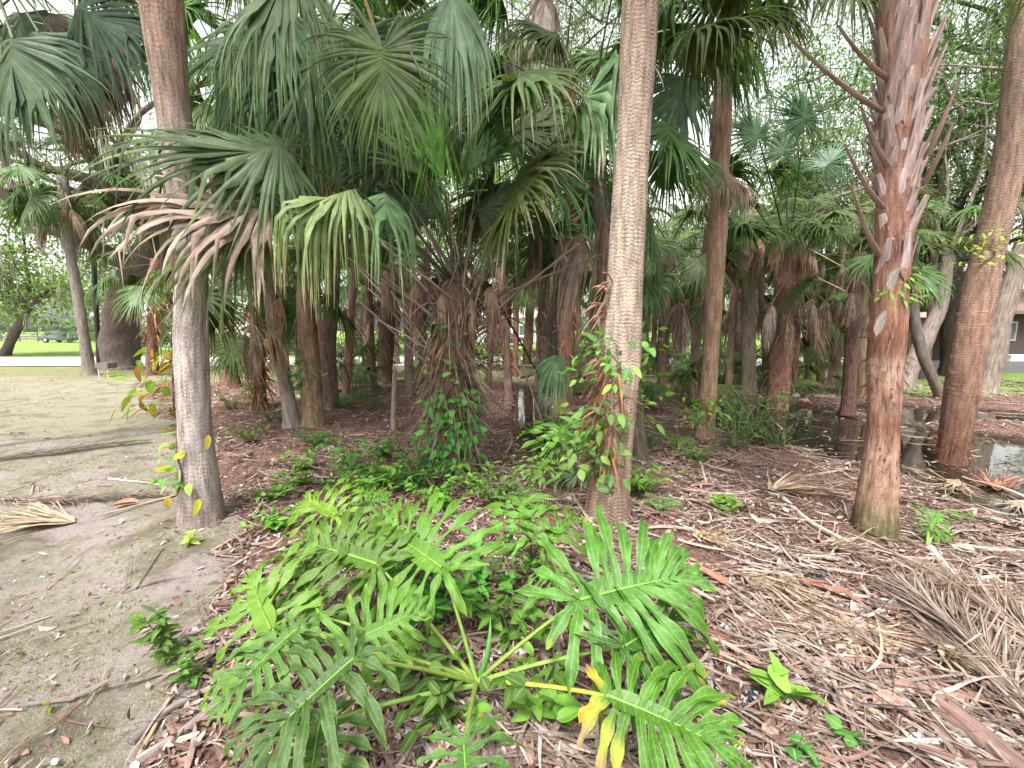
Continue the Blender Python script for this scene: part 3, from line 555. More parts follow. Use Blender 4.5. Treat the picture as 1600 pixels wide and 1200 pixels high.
# a palm standing just outside the left edge whose skirt hangs into view
root, _, _ = palm('cabbage_palm', 'palm at the upper left corner whose green fans and brown skirt hang into view', (-150, 720, 70), [(-120, 500, 60), (-80, 250, 60), (-40, 60, 60)], 4.4, 'greybark', np.array([.2, .16, .14]), 10, 0, 1.05, 30, detail=0, emin=5)
# ------------------------------------------------------------------ explicit fronds, each reaching where the photo shows it
def frond(root, start, hub, tip, nrm, seed, col=GREEN, L=None, spread=125, droop=.8, fold=.3, pr=(.021, .011), sag=.1, pcol=(.16, .17, .1), tipcol=None, mat='frond', mess=.05, nseg=46, split=.36, wid=1.0, crush=0, name='frond', drop0=0, costa=.22, kinks=.22):
    rng = np.random.default_rng(seed); start, hub, tip = map(np.asarray, (start, hub, tip)); mb = MB()
    if L is None: L = np.linalg.norm(tip-hub)
    fan(mb, hub, tip-hub, unit(nrm), L, col, rng, nseg, rad(spread), droop, split, fold, tipcol, mess, wid, costa, crush, drop0, kinks)
    tube(mb, bez(start, (start+hub)/2+UP*sag, hub, 12), np.linspace(pr[0], pr[1], 12), pcol, 6, .6)
    return mb.obj(name, M[mat], root)
# the shaggy fan palm clump in the centre
TC, PC, rC = palm('fan_palm_clump', 'squat shaggy fan palm clump in the centre, vine round its foot, long stalks spraying upward', (703, 738, 56),
    [(703, 680, 62), (705, 620, 64), (708, 550, 68), (712, 480, 72), (713, 440, 60), (713, 425, 30)], None, 'fibre', np.array([.16, .1, .075]), 0, 0, rough=.09, ringamp=.02, seed=31,
    sh=[dict(z0=.5, z1=2.05, n=800, L=(.12, .5), w_=(.003, .011), col=(.19, .135, .115), out=.45), dict(z0=.1, z1=1.9, n=150, L=(.08, .3), w_=(.01, .03), col=(.28, .14, .09), out=.4)])
boots(TC, PC, rC, .5, 2.0, 46, 33, ln=(.18, .42), wd=.045, col=(.19, .13, .105), out=.6)
YC = PC[0, 1]; cc0 = PY(712, 445, YC)
for i, (sx, sy, ex, ey) in enumerate([(690, 480, 520, 300), (680, 520, 540, 400), (670, 540, 560, 420), (680, 560, 575, 450), (700, 590, 610, 455), (700, 600, 560, 470), (730, 470, 835, 290), (740, 480, 960, 390), (735, 520, 905, 380), (690, 560, 590, 500), (712, 610, 640, 480), (730, 450, 790, 330), (700, 520, 620, 380), (725, 540, 770, 380), (690, 440, 640, 330), (716, 440, 700, 300), (724, 440, 744, 290)]):
    a = PY(sx, sy, YC-.12); b = PY(ex, ey, YC-R.uniform(.1, .5)); mb = MB()
    tube(mb, bez(a, (a+b)/2+UP*.03, b, 8), np.linspace(.024, .013, 8), np.array((.3, .23, .2))*R.uniform(.7, 1.3), 7, .6); mb.obj('bare_stalk', M['boot'], TC)
for i in range(34):
    an = rad(R.uniform(25, 155)); L_ = R.uniform(.35, 1.25); a = PY(712+R.normal(0, 14), 470+R.uniform(-40, 90), YC-R.uniform(0, .16)); b = a+np.array([math.cos(an)*L_, R.normal(-.1, .3)*L_, math.sin(an)*L_]); mb = MB()
    tube(mb, bez(a, (a+b)/2+UP*.04, b, 8), np.linspace(.026, .012, 8), np.array((.27, .21, .17))*R.uniform(.6, 1.2), 7, .6); mb.obj('bare_stalk', M['boot'], TC)
# (hub px,py,dY) (tip px,py,dY), normal, droop, fold, spread, col
FR = [
 # upright folded blades from the crown
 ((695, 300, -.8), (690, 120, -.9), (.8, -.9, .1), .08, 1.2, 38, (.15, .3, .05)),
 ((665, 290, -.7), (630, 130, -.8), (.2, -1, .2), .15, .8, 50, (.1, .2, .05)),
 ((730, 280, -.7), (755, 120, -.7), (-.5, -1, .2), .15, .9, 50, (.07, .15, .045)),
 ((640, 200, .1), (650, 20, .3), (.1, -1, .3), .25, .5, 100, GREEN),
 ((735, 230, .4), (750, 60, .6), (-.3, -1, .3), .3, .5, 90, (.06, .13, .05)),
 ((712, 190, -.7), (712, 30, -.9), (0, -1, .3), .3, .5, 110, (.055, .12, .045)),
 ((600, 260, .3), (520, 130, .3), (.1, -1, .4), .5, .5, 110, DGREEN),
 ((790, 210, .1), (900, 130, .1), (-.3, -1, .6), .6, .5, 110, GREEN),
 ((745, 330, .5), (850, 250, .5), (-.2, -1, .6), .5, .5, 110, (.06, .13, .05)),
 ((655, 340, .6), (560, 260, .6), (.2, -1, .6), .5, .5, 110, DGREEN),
]
for i, (h, t_, n_, dr, fo, spd, col) in enumerate(FR):
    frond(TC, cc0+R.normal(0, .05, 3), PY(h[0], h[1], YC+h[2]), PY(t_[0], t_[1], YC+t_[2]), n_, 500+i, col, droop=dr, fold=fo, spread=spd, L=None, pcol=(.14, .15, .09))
# big dark green fan reaching left across the foreground trunk
frond(TC, cc0, PY(448, 232, 3.1), PY(275, 205, 2.75), (.15, -.85, .62), 520, (.045, .1, .028), L=1.0, droop=.28, fold=.35, spread=118, sag=.12, tipcol=(.17, .26, .1), nseg=50, wid=1.05, kinks=.4)
for i, (hx, hy, tx, ty, L_) in enumerate([(650, 430, 640, 520, .5), (765, 440, 780, 520, .5), (690, 450, 690, 540, .45), (735, 460, 740, 560, .4), (610, 400, 600, 480, .55)]):
    frond(TC, cc0, PY(hx, hy, YC-.3), PY(tx, ty, YC-.35), (0, -1, .2), 700+i, (.24, .16, .12), L=L_, droop=1.5, fold=.8, spread=60, mat='dead', mess=.15, crush=.5, name='dead_frond', nseg=26, drop0=.4, pcol=(.25, .19, .14))
# half-dead purplish frond drooping left of centre
frond(TC, PY(640, 440, YC), PY(425, 330, 3.0), PY(250, 282, 2.7), (.1, -.6, .8), 521, (.27, .205, .175), L=.98, kinks=.5, droop=.7, fold=.45, spread=95, sag=.06, tipcol=(.4, .34, .3), mat='dead', mess=.12, nseg=34, pcol=(.22, .2, .1), wid=.9)
frond(TC, PY(640, 440, YC), PY(400, 330, 3.1), PY(270, 420, 2.85), (.1, -.9, .4), 522, (.12, .18, .05), L=.85, droop=.6, fold=.4, spread=80, sag=.05, tipcol=(.33, .26, .18), nseg=30, mess=.06)
# pale yellow-green frond whose fingers hang straight down
frond(TC, cc0, PY(556, 296, 2.9), PY(450, 300, 2.7), (.1, -.55, .85), 523, (.19, .27, .1), L=.88, droop=1.5, fold=.7, spread=105, sag=.05, tipcol=(.38, .36, .2), nseg=34, wid=.75, mess=.14, kinks=.95, split=.22)
frond(TC, cc0, PY(600, 300, 3.2), PY(610, 340, 2.95), (.3, -.6, .7), 524, (.12, .21, .09), L=.75, droop=1.8, fold=.5, spread=100, sag=.05, nseg=22, tipcol=(.25, .3, .15), mess=.12, kinks=.85, wid=.75, split=.22)
# frond at the right of the clump with pale drooping fingers by the ringed trunk
frond(TC, cc0, PY(905, 165, 3.6), PY(960, 80, 3.5), (-.2, -.6, .8), 525, (.13, .21, .09), L=.8, kinks=.8, droop=1.4, fold=.5, spread=120, sag=.03, nseg=30, wid=1.1, tipcol=(.38, .36, .25), mess=.1)
frond(TC, PY(730, 480, YC), PY(845, 260, 3.9), PY(960, 190, 3.9), (-.4, -1, .5), 526, (.06, .13, .045), L=.95, droop=.45, fold=.5, spread=110, sag=.04, nseg=40)
# small green frond hanging right of the shaggy trunk
frond(TC, PY(735, 480, YC-.1), PY(868, 545, YC-.3), PY(868, 640, YC-.3), (.2, -1, .1), 527, (.12, .19, .1), L=.62, droop=1.5, fold=.6, spread=60, sag=.2, nseg=24, pcol=(.08, .09, .05))
frond(TC, PY(700, 720, YC-.2), PY(905, 745, YC-.6), PY(850, 700, YC-.7), (.1, -.6, .8), 528, (.12, .19, .1), L=.42, droop=1.2, fold=.4, spread=90, sag=.0, nseg=24)
# near fan facing the camera at the top, and its neighbours
TB = bpy.data.objects['cabbage_palm.010']
palm_top, _, _ = palm('cabbage_palm', 'palm whose large fans hang at the top left of centre, yellow-hearted fan facing out', (520, 640, 26), [(512, 560, 24), (522, 400, 24), (536, 200, 26)], 5.0, 'fibre', np.array([.15, .1, .08]), 12, 14, 1.1, 41, detail=0)
YT = palm_top.location[1]; ct = PY(545, -60, 5.0)
for i, (h, t_, n_, dr, fo, spd, col, L_) in enumerate([
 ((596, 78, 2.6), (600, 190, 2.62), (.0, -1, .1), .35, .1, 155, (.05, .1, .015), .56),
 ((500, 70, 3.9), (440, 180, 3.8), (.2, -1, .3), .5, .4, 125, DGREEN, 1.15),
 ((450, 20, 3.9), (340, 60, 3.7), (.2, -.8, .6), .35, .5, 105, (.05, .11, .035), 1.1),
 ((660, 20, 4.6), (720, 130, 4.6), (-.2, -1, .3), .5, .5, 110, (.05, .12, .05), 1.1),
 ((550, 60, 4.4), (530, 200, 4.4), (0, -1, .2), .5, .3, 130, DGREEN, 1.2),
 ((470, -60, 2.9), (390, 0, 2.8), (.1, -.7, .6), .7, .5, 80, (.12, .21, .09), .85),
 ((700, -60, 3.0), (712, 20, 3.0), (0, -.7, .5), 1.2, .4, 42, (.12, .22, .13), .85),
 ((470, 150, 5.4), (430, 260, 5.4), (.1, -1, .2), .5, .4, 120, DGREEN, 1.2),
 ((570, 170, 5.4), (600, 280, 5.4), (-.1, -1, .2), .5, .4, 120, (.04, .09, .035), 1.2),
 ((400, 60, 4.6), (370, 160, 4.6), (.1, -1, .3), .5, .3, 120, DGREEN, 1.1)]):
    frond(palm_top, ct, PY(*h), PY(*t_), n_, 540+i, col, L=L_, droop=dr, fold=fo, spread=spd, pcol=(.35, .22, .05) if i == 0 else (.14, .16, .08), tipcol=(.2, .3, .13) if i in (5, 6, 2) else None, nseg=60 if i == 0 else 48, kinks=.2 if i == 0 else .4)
# fans of the shaggy pool-side palm
Y6 = T6.location[1]; c6 = PY(1232, 400, Y6)
for i, (h, t_, n_, dr, fo, spd, col, L_) in enumerate([
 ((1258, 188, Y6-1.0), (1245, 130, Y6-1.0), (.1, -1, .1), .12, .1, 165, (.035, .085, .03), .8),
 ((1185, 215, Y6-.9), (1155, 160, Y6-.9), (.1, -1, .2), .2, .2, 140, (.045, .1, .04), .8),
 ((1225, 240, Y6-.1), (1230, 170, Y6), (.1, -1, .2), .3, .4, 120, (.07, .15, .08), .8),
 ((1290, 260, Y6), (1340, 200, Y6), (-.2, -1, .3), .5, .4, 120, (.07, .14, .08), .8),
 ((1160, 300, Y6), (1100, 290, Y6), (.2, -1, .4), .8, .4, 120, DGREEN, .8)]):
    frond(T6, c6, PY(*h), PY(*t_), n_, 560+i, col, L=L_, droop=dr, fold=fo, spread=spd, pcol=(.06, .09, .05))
for i, (h, t_, L_) in enumerate([((1190, 385, Y6-.3), (1170, 440, Y6-.4), .6), ((1250, 370, Y6-.4), (1265, 430, Y6-.4), .6), ((1220, 380, Y6-.5), (1215, 430, Y6-.5), .6), ((1270, 390, Y6-.2), (1290, 440, Y6-.2), .6), ((1235, 365, Y6-.6), (1240, 420, Y6-.6), .65), ((1195, 370, Y6-.5), (1180, 410, Y6-.6), .6), ((1262, 385, Y6-.5), (1280, 425, Y6-.5), .55)]):
    frond(T6, c6, PY(*h), PY(*t_), (0, -1, .3), 570+i, (.26, .16, .12), L=L_, droop=1.6, fold=.8, spread=85, mat='dead', mess=.14, crush=.4, name='dead_frond', pcol=(.24, .16, .1), drop0=.4, nseg=34)
for (a, b) in [((1255, 385), (1340, 432)), ((1240, 420), (1320, 455)), ((1260, 350), (1290, 330))]:
    mb = MB(); tube(mb, bez(PY(*a, Y6-.2), PY((a[0]+b[0])/2, (a[1]+b[1])/2-4, Y6-.5), PY(*b, Y6-.8), 6), .013, (.42, .35, .3), 6); mb.obj('bare_stalk', M['boot'], T6)
# dead tan frond hanging on the slim palm right of centre
T5 = bpy.data.objects['cabbage_palm.005'] if 'cabbage_palm.005' in bpy.data.objects else T6
root5 = [o for o in bpy.data.objects if o.get('label', '').startswith('slim straight')][0]; Y5 = root5.location[1]
for i, (h, t_, L_, cl) in enumerate([((1130, 268, Y5-.15), (1165, 285, Y5-.3), .62, (.42, .31, .25)), ((1120, 280, Y5-.1), (1085, 300, Y5-.2), .5, (.36, .26, .2)), ((1125, 40, Y5-.5), (1080, 120, Y5-.7), .9, GREEN), ((1150, 30, Y5-.5), (1200, 120, Y5-.6), .9, (.1, .19, .05)), ((1070, 120, Y5-.9), (1045, 200, Y5-1.), .9, (.1, .19, .1))]):
    d = cl not in (GREEN, (.1, .19, .05), (.1, .19, .1))
    frond(root5, PY(1127, 260 if d else 0, Y5), PY(*h), PY(*t_), (.1, -.7, .6), 580+i, cl, L=L_, droop=2.0 if d else .8, fold=.4, spread=110, mat='dead' if d else 'frond', name='dead_frond' if d else 'frond', nseg=36)
rootC = [o for o in bpy.data.objects if o.get('label', '').startswith('thin fibre-wrapped')][0]; Yc = rootC.location[1]
for i, (h, t_) in enumerate([((835, 20, Yc-.6), (830, 90, Yc-.7)), ((800, 40, Yc), (770, 110, Yc)), ((870, 60, Yc-.4), (865, 130, Yc-.4)), ((815, 80, Yc+.2), (805, 150, Yc+.2)), ((850, -20, Yc-.8), (860, 50, Yc-.8))]):
    frond(rootC, PY(870, -40, Yc), PY(*h), PY(*t_), (0, -1, .2), 590+i, [(.34, .25, .22), (.2, .16, .15), (.24, .19, .17)][i % 3], L=1.05, droop=1.6, fold=.7, spread=80, mat='dead', mess=.1, crush=.3, name='dead_frond', drop0=.4)
# left corner palm: fans and skirt
c0 = PY(-30, -60, 4.6)
rootL = root
for i, (h, t_, cl, d) in enumerate([((60, 50, 4.3), (50, 130, 4.2), (.1, .16, .09), 0), ((20, 60, 4.0), (10, 150, 3.9), (.08, .13, .07), 0), ((95, 70, 4.6), (110, 150, 4.6), (.24, .17, .15), 1), ((110, 40, 4.8), (140, 110, 4.8), (.25, .15, .12), 1), ((75, 20, 4.8), (90, 90, 4.7), (.2, .17, .14), 1), ((120, 10, 4.3), (190, 40, 4.3), (.06, .11, .06), 0), ((30, 20, 4.8), (60, 110, 4.8), (.07, .11, .06), 0)]):
    frond(rootL, c0, PY(*h), PY(*t_), (0, -1, .2), 600+i, cl, L=.95, droop=1.3 if d else .9, fold=.5, spread=85 if d else 115, mat='dead' if d else 'frond', mess=.1 if d else .05, crush=.3*d, name='dead_frond' if d else 'frond', sag=.2)
# ------------------------------------------------------------------ oaks, far trees
def limb(mb, P, r0, r1, col, n=None, sides=12, seed=0, rough=.06):
    P = np.asarray(P, float); L_ = np.sum(np.linalg.norm(np.diff(P, axis=0), axis=1))
    rows = np.column_stack([P, np.linspace(r0, r1, len(P))]); trunk_mesh(mb, rows, col, sides=sides, step=max(.05, L_/60), ring=.4, ringamp=0, rough=rough, flare=.35 if r0 > .15 else 0, seed=seed)
def foliage(mb, centres, per, sig, size, cols, rng, shape=None):
    n = len(centres)*per; c = np.repeat(np.asarray(centres), per, 0)
    B = c+rng.normal(0, 1, (n, 3))*np.array(sig)*rng.uniform(.3, 1, (n, 1))
    D = unit(rng.normal(0, 1, (n, 3))+np.array([0, 0, -.3])); N = unit(rng.normal(0, .6, (n, 3))+UP)
    base = np.asarray(cols)[rng.integers(len(cols), size=len(centres))]; col = np.repeat(base, per, 0)*rng.uniform(.7, 1.3, (n, 1))
    leaves(mb, B, D, N, rng.uniform(.7, 1.3, n)*size, rng.uniform(.35, .6, n)*size, col, ns=3, curl=.2, fold=.2)
def oak(label, tr, rads, limbs, crown_c, crown_r, nbr, per, size, seed, cols, bark=(.13, .1, .09), moss=60, group=None, mosszone=None, sig=.45, name='oak_tree'):
    """tr: trunk points (world); limbs: extra explicit (points, r0, r1)"""
    rng = np.random.default_rng(seed); root = thing(name, label, 'tree', tuple(tr[0]), group)
    mb = MB(); limb(mb, tr, rads[0], rads[1], bark, seed=seed, sides=20); ends = []
    for P, a, b in limbs: limb(mb, P, a, b, bark, seed=seed); ends += [np.asarray(q) for q in P[1:]]
    top = np.asarray(tr[-1]); cc = np.asarray(crown_c); cr = np.asarray(crown_r)
    for i in range(nbr):
        d = unit(rng.normal(0, 1, 3)); e = cc+d*cr*rng.uniform(.45, 1)**.6
        src = top if i % 2 or not ends else ends[rng.integers(len(ends))]
        mid = (src+e)/2+rng.normal(0, .1, 3)*np.linalg.norm(e-src)
        P = bez(src, mid, e, 7)+np.vstack([np.zeros((1, 3)), rng.normal(0, .09, (5, 3)), np.zeros((1, 3))])*np.linalg.norm(e-src)*.35
        limb(mb, P, rads[1]*rng.uniform(.2, .5), .012, bark, sides=6, seed=seed+i)
        ends += [P[3], P[5], e]
        for k in range(2):
            q = P[rng.integers(3, 6)]; e2 = q+rng.normal(0, .22, 3)*cr; limb(mb, bez(q, (q+e2)/2+rng.normal(0, .15, 3), e2, 4), rads[1]*.1+.01, .006, bark, sides=5); ends.append(e2)
    mb.obj('trunk', M['oakbark'], root)
    ends = [e for e in ends if np.linalg.norm((e-cc)/cr) < 1.6]; E = np.array(ends)
    E = np.concatenate([E, E+rng.normal(0, .35, E.shape)*sig*2, E+rng.normal(0, .5, E.shape)*sig*2])
    mf = MB(); foliage(mf, E, per, (sig, sig, sig*.6), size, cols, rng); mf.obj('crown', M['oakleaf'], root)
    if moss:
        mo = MB(); k = rng.integers(len(E), size=moss); B = E[k]; n = moss*7
        B = np.repeat(B, 7, 0)+rng.normal(0, .09, (n, 3)); l = rng.uniform(.3, 1.5, n); m = 7; t = np.linspace(0, 1, m)
        C = B[:, None]-UP*(l[:, None]*t)[..., None]+np.cumsum(rng.normal(0, .025, (n, m, 3)), 1)
        a = rng.uniform(0, 6.28, n); A = np.stack([np.cos(a), np.sin(a), a*0], -1)[:, None]+np.zeros((1, m, 1))
        ribbons(mo, C, A, rng.uniform(.012, .04, n)[:, None]*np.sin(math.pi*(.1+.85*t))[None]*rng.uniform(.6, 1.3, (n, m)), np.cross(A, -UP), .4, np.array([[.3, .31, .25]])*rng.uniform(.6, 1.2, (n, 1)))
        mo.obj('spanish_moss', M['moss'], root)
    return root
LG = [(.13, .2, .06), (.17, .24, .075), (.1, .16, .06), (.2, .27, .1)]
DG = [(.06, .11, .045), (.08, .14, .055), (.1, .18, .06)]
def pp(pts, Y): return [PY(x, y, Y) for x, y in pts]
g = onground(192, 578); Yo = g[1]
oak('broad dark-barked oak leaning right on the lawn behind the grey ringed palm', [g-UP*.1]+pp([(186, 540), (190, 490), (206, 440), (232, 400), (262, 350)], Yo), (.62, .5),
    [([PY(216, 425, Yo), PY(150, 385, Yo-.5), PY(115, 370, Yo-.8), PY(60, 350, Yo-1), PY(0, 300, Yo-1.5), PY(-60, 240, Yo-2)], .3, .12), ([PY(60, 350, Yo-1), PY(30, 310, Yo-1), PY(45, 250, Yo-1), PY(20, 190, Yo-1)], .12, .04), ([PY(0, 300, Yo-1.5), PY(40, 290, Yo-1), PY(75, 270, Yo-1)], .1, .03)],
    PY(120, 170, Yo), (7, 4, 4), 26, 26, .11, 1, LG, moss=80, sig=.6)
g = onground(1490, 588); Yr = g[1]
oak('dark upright forked oak trunk just left of the leaning rust-orange palm', [g-UP*.1]+pp([(1490, 540), (1487, 480), (1484, 420)], Yr), (.36, .3),
    [([PY(1485, 470, Yr), PY(1450, 440, Yr-.3), PY(1432, 436, Yr-.5)], .12, .08), ([PY(1484, 425, Yr), PY(1500, 380, Yr), PY(1540, 340, Yr), PY(1590, 320, Yr)], .2, .1), ([PY(1484, 425, Yr), PY(1470, 380, Yr), PY(1450, 300, Yr), PY(1490, 210, Yr), PY(1560, 150, Yr), PY(1640, 110, Yr)], .22, .1), ([PY(1487, 450, Yr), PY(1540, 432, Yr), PY(1600, 425, Yr-1), PY(1700, 400, Yr-2)], .15, .08)],
    PY(1540, 120, Yr), (6, 4, 4.5), 44, 44, .1, 2, LG+DG, moss=20, sig=.55, bark=(.06, .05, .045))
g = onground(1408, 605)
oak('slanting grey tree trunk behind the curved ringed palm', [g-UP*.1]+pp([(1425, 570), (1445, 530), (1470, 480), (1482, 400)], g[1]), (.24, .13), [], PY(1440, 200, g[1]), (2.5, 2.5, 2.5), 10, 24, .09, 3, DG, bark=(.26, .21, .19), moss=0, name='slanting_tree')
g = onground(1535, 612)
oak('pale vine-wrapped tree trunk slanting right behind the rust-orange palm', [g-UP*.1]+pp([(1550, 560), (1562, 500), (1582, 440), (1600, 380)], g[1]), (.26, .16), [], PY(1620, 200, g[1]), (2.5, 2.5, 2.5), 10, 24, .09, 4, DG, bark=(.24, .2, .17), moss=0, name='slanting_tree')
g = onground(6, 556); Yt = g[1]
oak('thin tree leaning right on the bright lawn beyond the road at the far left', [g]+pp([(18, 530), (32, 505), (44, 480)], Yt), (.26, .18), [([PY(44, 480, Yt), PY(60, 465, Yt), PY(75, 455, Yt)], .14, .06)], PY(60, 380, Yt), (9, 5, 4.5), 22, 30, .3, 5, LG, moss=90, sig=1.0, name='lawn_tree')
for i, (x, y, h, cr, lab, cols) in enumerate([(330, 552, 14, (8, 5, 5), 'leafy oak crown behind the left palms', LG), (560, 553, 13, (7, 5, 5), 'tall leafy tree behind the grove, left of centre', DG+LG), (775, 556, 15, (6, 5, 5), 'tall pale green tree seen in the gap at the centre', LG), (960, 556, 13, (7, 5, 5), 'tall leafy tree behind the centre palms', DG+LG), (1150, 556, 15, (7, 5, 5), 'tall airy tree behind the slim grey-tan palm', LG), (1330, 556, 12, (7, 4, 5), 'leafy tree behind the pool, left of the red-brown booted palm', LG+DG), (1780, 570, 11, (6, 4, 4), 'leafy tree above the brick house at the right edge', LG)]):
    g = onground(x, y); c = g+UP*h*.62
    oak(lab, [g, g+np.array([.2, 0, h*.2]), g+np.array([-.1, 0, h*.4])], (.35, .22), [], c, cr, 24, 34, .24, 20+i, cols, moss=30, sig=.9, name='background_tree')
for i, (x, y, c_, cr_, nb, pr_, lab) in enumerate([(1300, 596, (1290, 190), (2.8, 2.4, 2.6), 26, 44, 'slim leafy oak filling the gap left of the red-brown booted palm'), (1440, 592, (1490, 90), (3.0, 2.6, 2.4), 28, 46, 'slim leafy oak whose crown fills the upper right between the two red-brown palms'), (862, 585, (850, 40), (3.0, 2.5, 2.6), 26, 40, 'slim oak whose crown closes the gap at the top, left of the pale ringed palm')]):
    g = onground(x, y); c = PY(*c_, g[1]); oak(lab, [g-UP*.1, g+np.array([.1, 0, 1.4]), (g*.6+c*.4), (g*.3+c*.7)], (.13, .07), [], c, cr_, nb, int(pr_*.6), .1, 60+i, DG+[(.11, .16, .06)], moss=14, sig=.5, bark=(.12, .1, .085))
def far_woods():
    rng = np.random.default_rng(9); mb = MB(); cs = []
    for i in range(520):
        x = rng.uniform(-105, 105); y = rng.uniform(62, 78)+abs(x)*.05; top = 9+4*math.sin(x*.13)+3*math.sin(x*.31+1)
        cs.append((x, y, rng.uniform(0, 1)**.8*top))
    E = np.array(cs)
    foliage(mb, E, 46, (1.9, 1.5, 1.3), .75, [(.14, .2, .09), (.18, .24, .11), (.11, .17, .08), (.2, .24, .14)], rng)
    tag(mb.obj('far_woods', M['oakleaf']), 'hazy green band of far trees beyond the lawn and houses', 'woods', kind='stuff')
far_woods()
def hedge(label, x0, x1, Y, h, dep, col, seed, size=.09, n=60):
    rng = np.random.default_rng(seed); E = np.stack([rng.uniform(x0, x1, n), Y+rng.uniform(-dep, dep, n), rng.uniform(.05, .9, n)*h], -1)
    mb = MB(); foliage(mb, E, 60, (.35, .3, .2), size, col, rng); o = mb.obj('hedge', M['oakleaf']); tag(o, label, 'hedge')
hedge('dark clipped hedge on the far side of the road, left of centre', -16, -6, 26.5, 1.3, .5, DG, 1, .14, 110)
hedge('bushy green hedge by the white house at the left', -36, -27, 38, 2.2, .8, DG, 2, .2, 120)
hedge('round grey-green shrubs around the parked dark car at the far left', -55.5, -44, 50, 3, 1, [(.13, .17, .11)], 3, .3, 60)
hedge('bright lime shrub beyond the pool, right of the booted palm', 13.9, 15.0, 17.5, 1.5, .4, [(.22, .38, .04)], 4, .14, 22)
hedge('shrubs hiding the lawn behind the grove at the right', 6, 13, 22, 2.4, .8, LG, 5, .15, 110)
hedge('dark ragged shrubs along the near verge behind the grove, centre', -3.5, 2.2, 16.6, 1.0, .4, DG, 7, .11, 60)
hedge('dark ragged shrubs along the near verge behind the grove, right of centre', 3.2, 9.5, 16.4, 1.3, .5, DG, 8, .11, 90)
hedge('low leafy bushes past the far trunks, centre right', 1.8, 5.5, 19.5, 1.8, .6, DG, 6, .12, 90)
# ------------------------------------------------------------------ houses, cars
def box(mb, x0, x1, y0, y1, z0, z1, col):
    c = [(x0, y0), (x1, y0), (x1, y1), (x0, y1), (x0, y0)]; d = [0, x1-x0, x1-x0+y1-y0, 2*(x1-x0)+y1-y0, 2*(x1-x0+y1-y0)]
    P = np.array([[(a, b, z0) for a, b in c], [(a, b, z1) for a, b in c]], float); uv = np.array([[(q, z0) for q in d], [(q, z1) for q in d]], float)
    mb.grids(P, uv, col)
    for z in (z0, z1): mb.grids(np.array([[(x0, y0, z), (x1, y0, z)], [(x0, y1, z), (x1, y1, z)]], float), np.array([[(x0, y0), (x1, y0)], [(x0, y1), (x1, y1)]], float), col)
def part(root, name, mat, *boxes, col=(.5, .5, .5)):
    mb = MB()
    for b in boxes: box(mb, *b, col)
    return mb.obj(name, M[mat], root, smooth=False)
def sub(parent, name, mat, *boxes, col=(.5, .5, .5)):
    mb = MB()
    for b in boxes: box(mb, *b, col)
    o = bpy.data.objects.new(name, mb.mesh(name, M[mat], False)); sc.collection.objects.link(o); o.parent = parent; return o
def gable(root, x0, x1, y0, y1, z, h, ov, col):
    mb = MB(); ym = (y0+y1)/2; x0 -= ov; x1 += ov; y0 -= ov; y1 += ov
    prof = [(y0, z), (ym, z+h), (y1, z), (y1, z-.15), (ym, z+h-.15), (y0, z-.15), (y0, z)]
    P = np.array([[(x, a, b) for a, b in prof] for x in (x0, x1)], float)
    mb.grids(P, np.zeros((2, 7, 2)), col)
    for x in (x0, x1): mb.grids(np.array([[(x, y0, z), (x, ym, z+h), (x, y1, z)], [(x, y0, z-.15), (x, ym, z+h-.15), (x, y1, z-.15)]]), np.zeros((2, 3, 2)), col)
    return mb.obj('roof', M['roof'], root, smooth=False)
def house(label, x0, x1, y0, y1, h, wmat, wcol, rcol, wins, rh=1.8, name='house', door=None, frame=(.75, .75, .75)):
    root = thing(name, label, 'house', ((x0+x1)/2, y0, 0)); part(root, 'wall', wmat, (x0, x1, y0, y1, -.1, h), col=wcol)
    gable(root, x0, x1, y0, y1, h+.14, rh, .5, rcol)
    for (a, b, z0, z1) in wins:
        w_ = part(root, 'window', 'glass', (a, b, y0-.02, y0+.02, z0, z1), col=(.09, .11, .12))
        sub(w_, 'frame', 'paint', (a-.07, a, y0-.05, y0+.02, z0-.07, z1+.07), (b, b+.07, y0-.05, y0+.02, z0-.07, z1+.07), (a, b, y0-.05, y0+.02, z1, z1+.07), (a, b, y0-.05, y0+.02, z0-.07, z0), ((a+b)/2-.02, (a+b)/2+.02, y0-.035, y0-.022, z0, z1), col=frame)
    if door:
        d = part(root, 'door', 'paint', (door[0], door[1], y0-.04, y0+.02, 0, 2.05), col=door[2]); sub(d, 'handle', 'plastic', (door[1]-.12, door[1]-.08, y0-.09, y0-.042, .95, 1.05), col=(.3, .3, .3))
    return root
hb = house('low brick house with pinkish roof at the right edge', 20.4, 34, 19, 27, 2.3, 'brick', (.2, .08, .06), (.17, .11, .095), [(22.6, 23.1, 1.15, 1.9), (25.4, 26.4, 1.0, 1.9), (29, 30.4, 1, 1.9)], 1.3, name='brick_house', door=(27.4, 28.3, (.5, .48, .45)), frame=(.25, .24, .24))
part(hb, 'pier', 'brick', (18.9, 19.6, 19.2, 19.8, 0, 2.15), col=(.2, .08, .06)); part(hb, 'post', 'paint', (18.2, 18.35, 19.2, 19.35, 0, 2.15), col=(.72, .66, .62)); part(hb, 'porch_beam', 'paint', (18.1, 20.38, 19.1, 19.5, 2.16, 2.4), col=(.5, .42, .4))
lw = part(None, 'low_wall', 'paint', (15.4, 34, 15.4, 15.7, -.1, .42), col=(.16, .15, .15)); tag(lw, 'low grey wall in front of the brick house at the right', 'wall')
wb = thing('white_crate', 'white ventilated box standing on the low grey wall at the right', 'box', (19.1, 15.55, .42)); part(wb, 'body', 'plastic', (18.8, 19.45, 15.42, 15.68, .42, .62), col=(.75, .77, .8)); part(wb, 'lid', 'plastic', (18.77, 19.48, 15.4, 15.7, .621, .66), col=(.8, .8, .82))
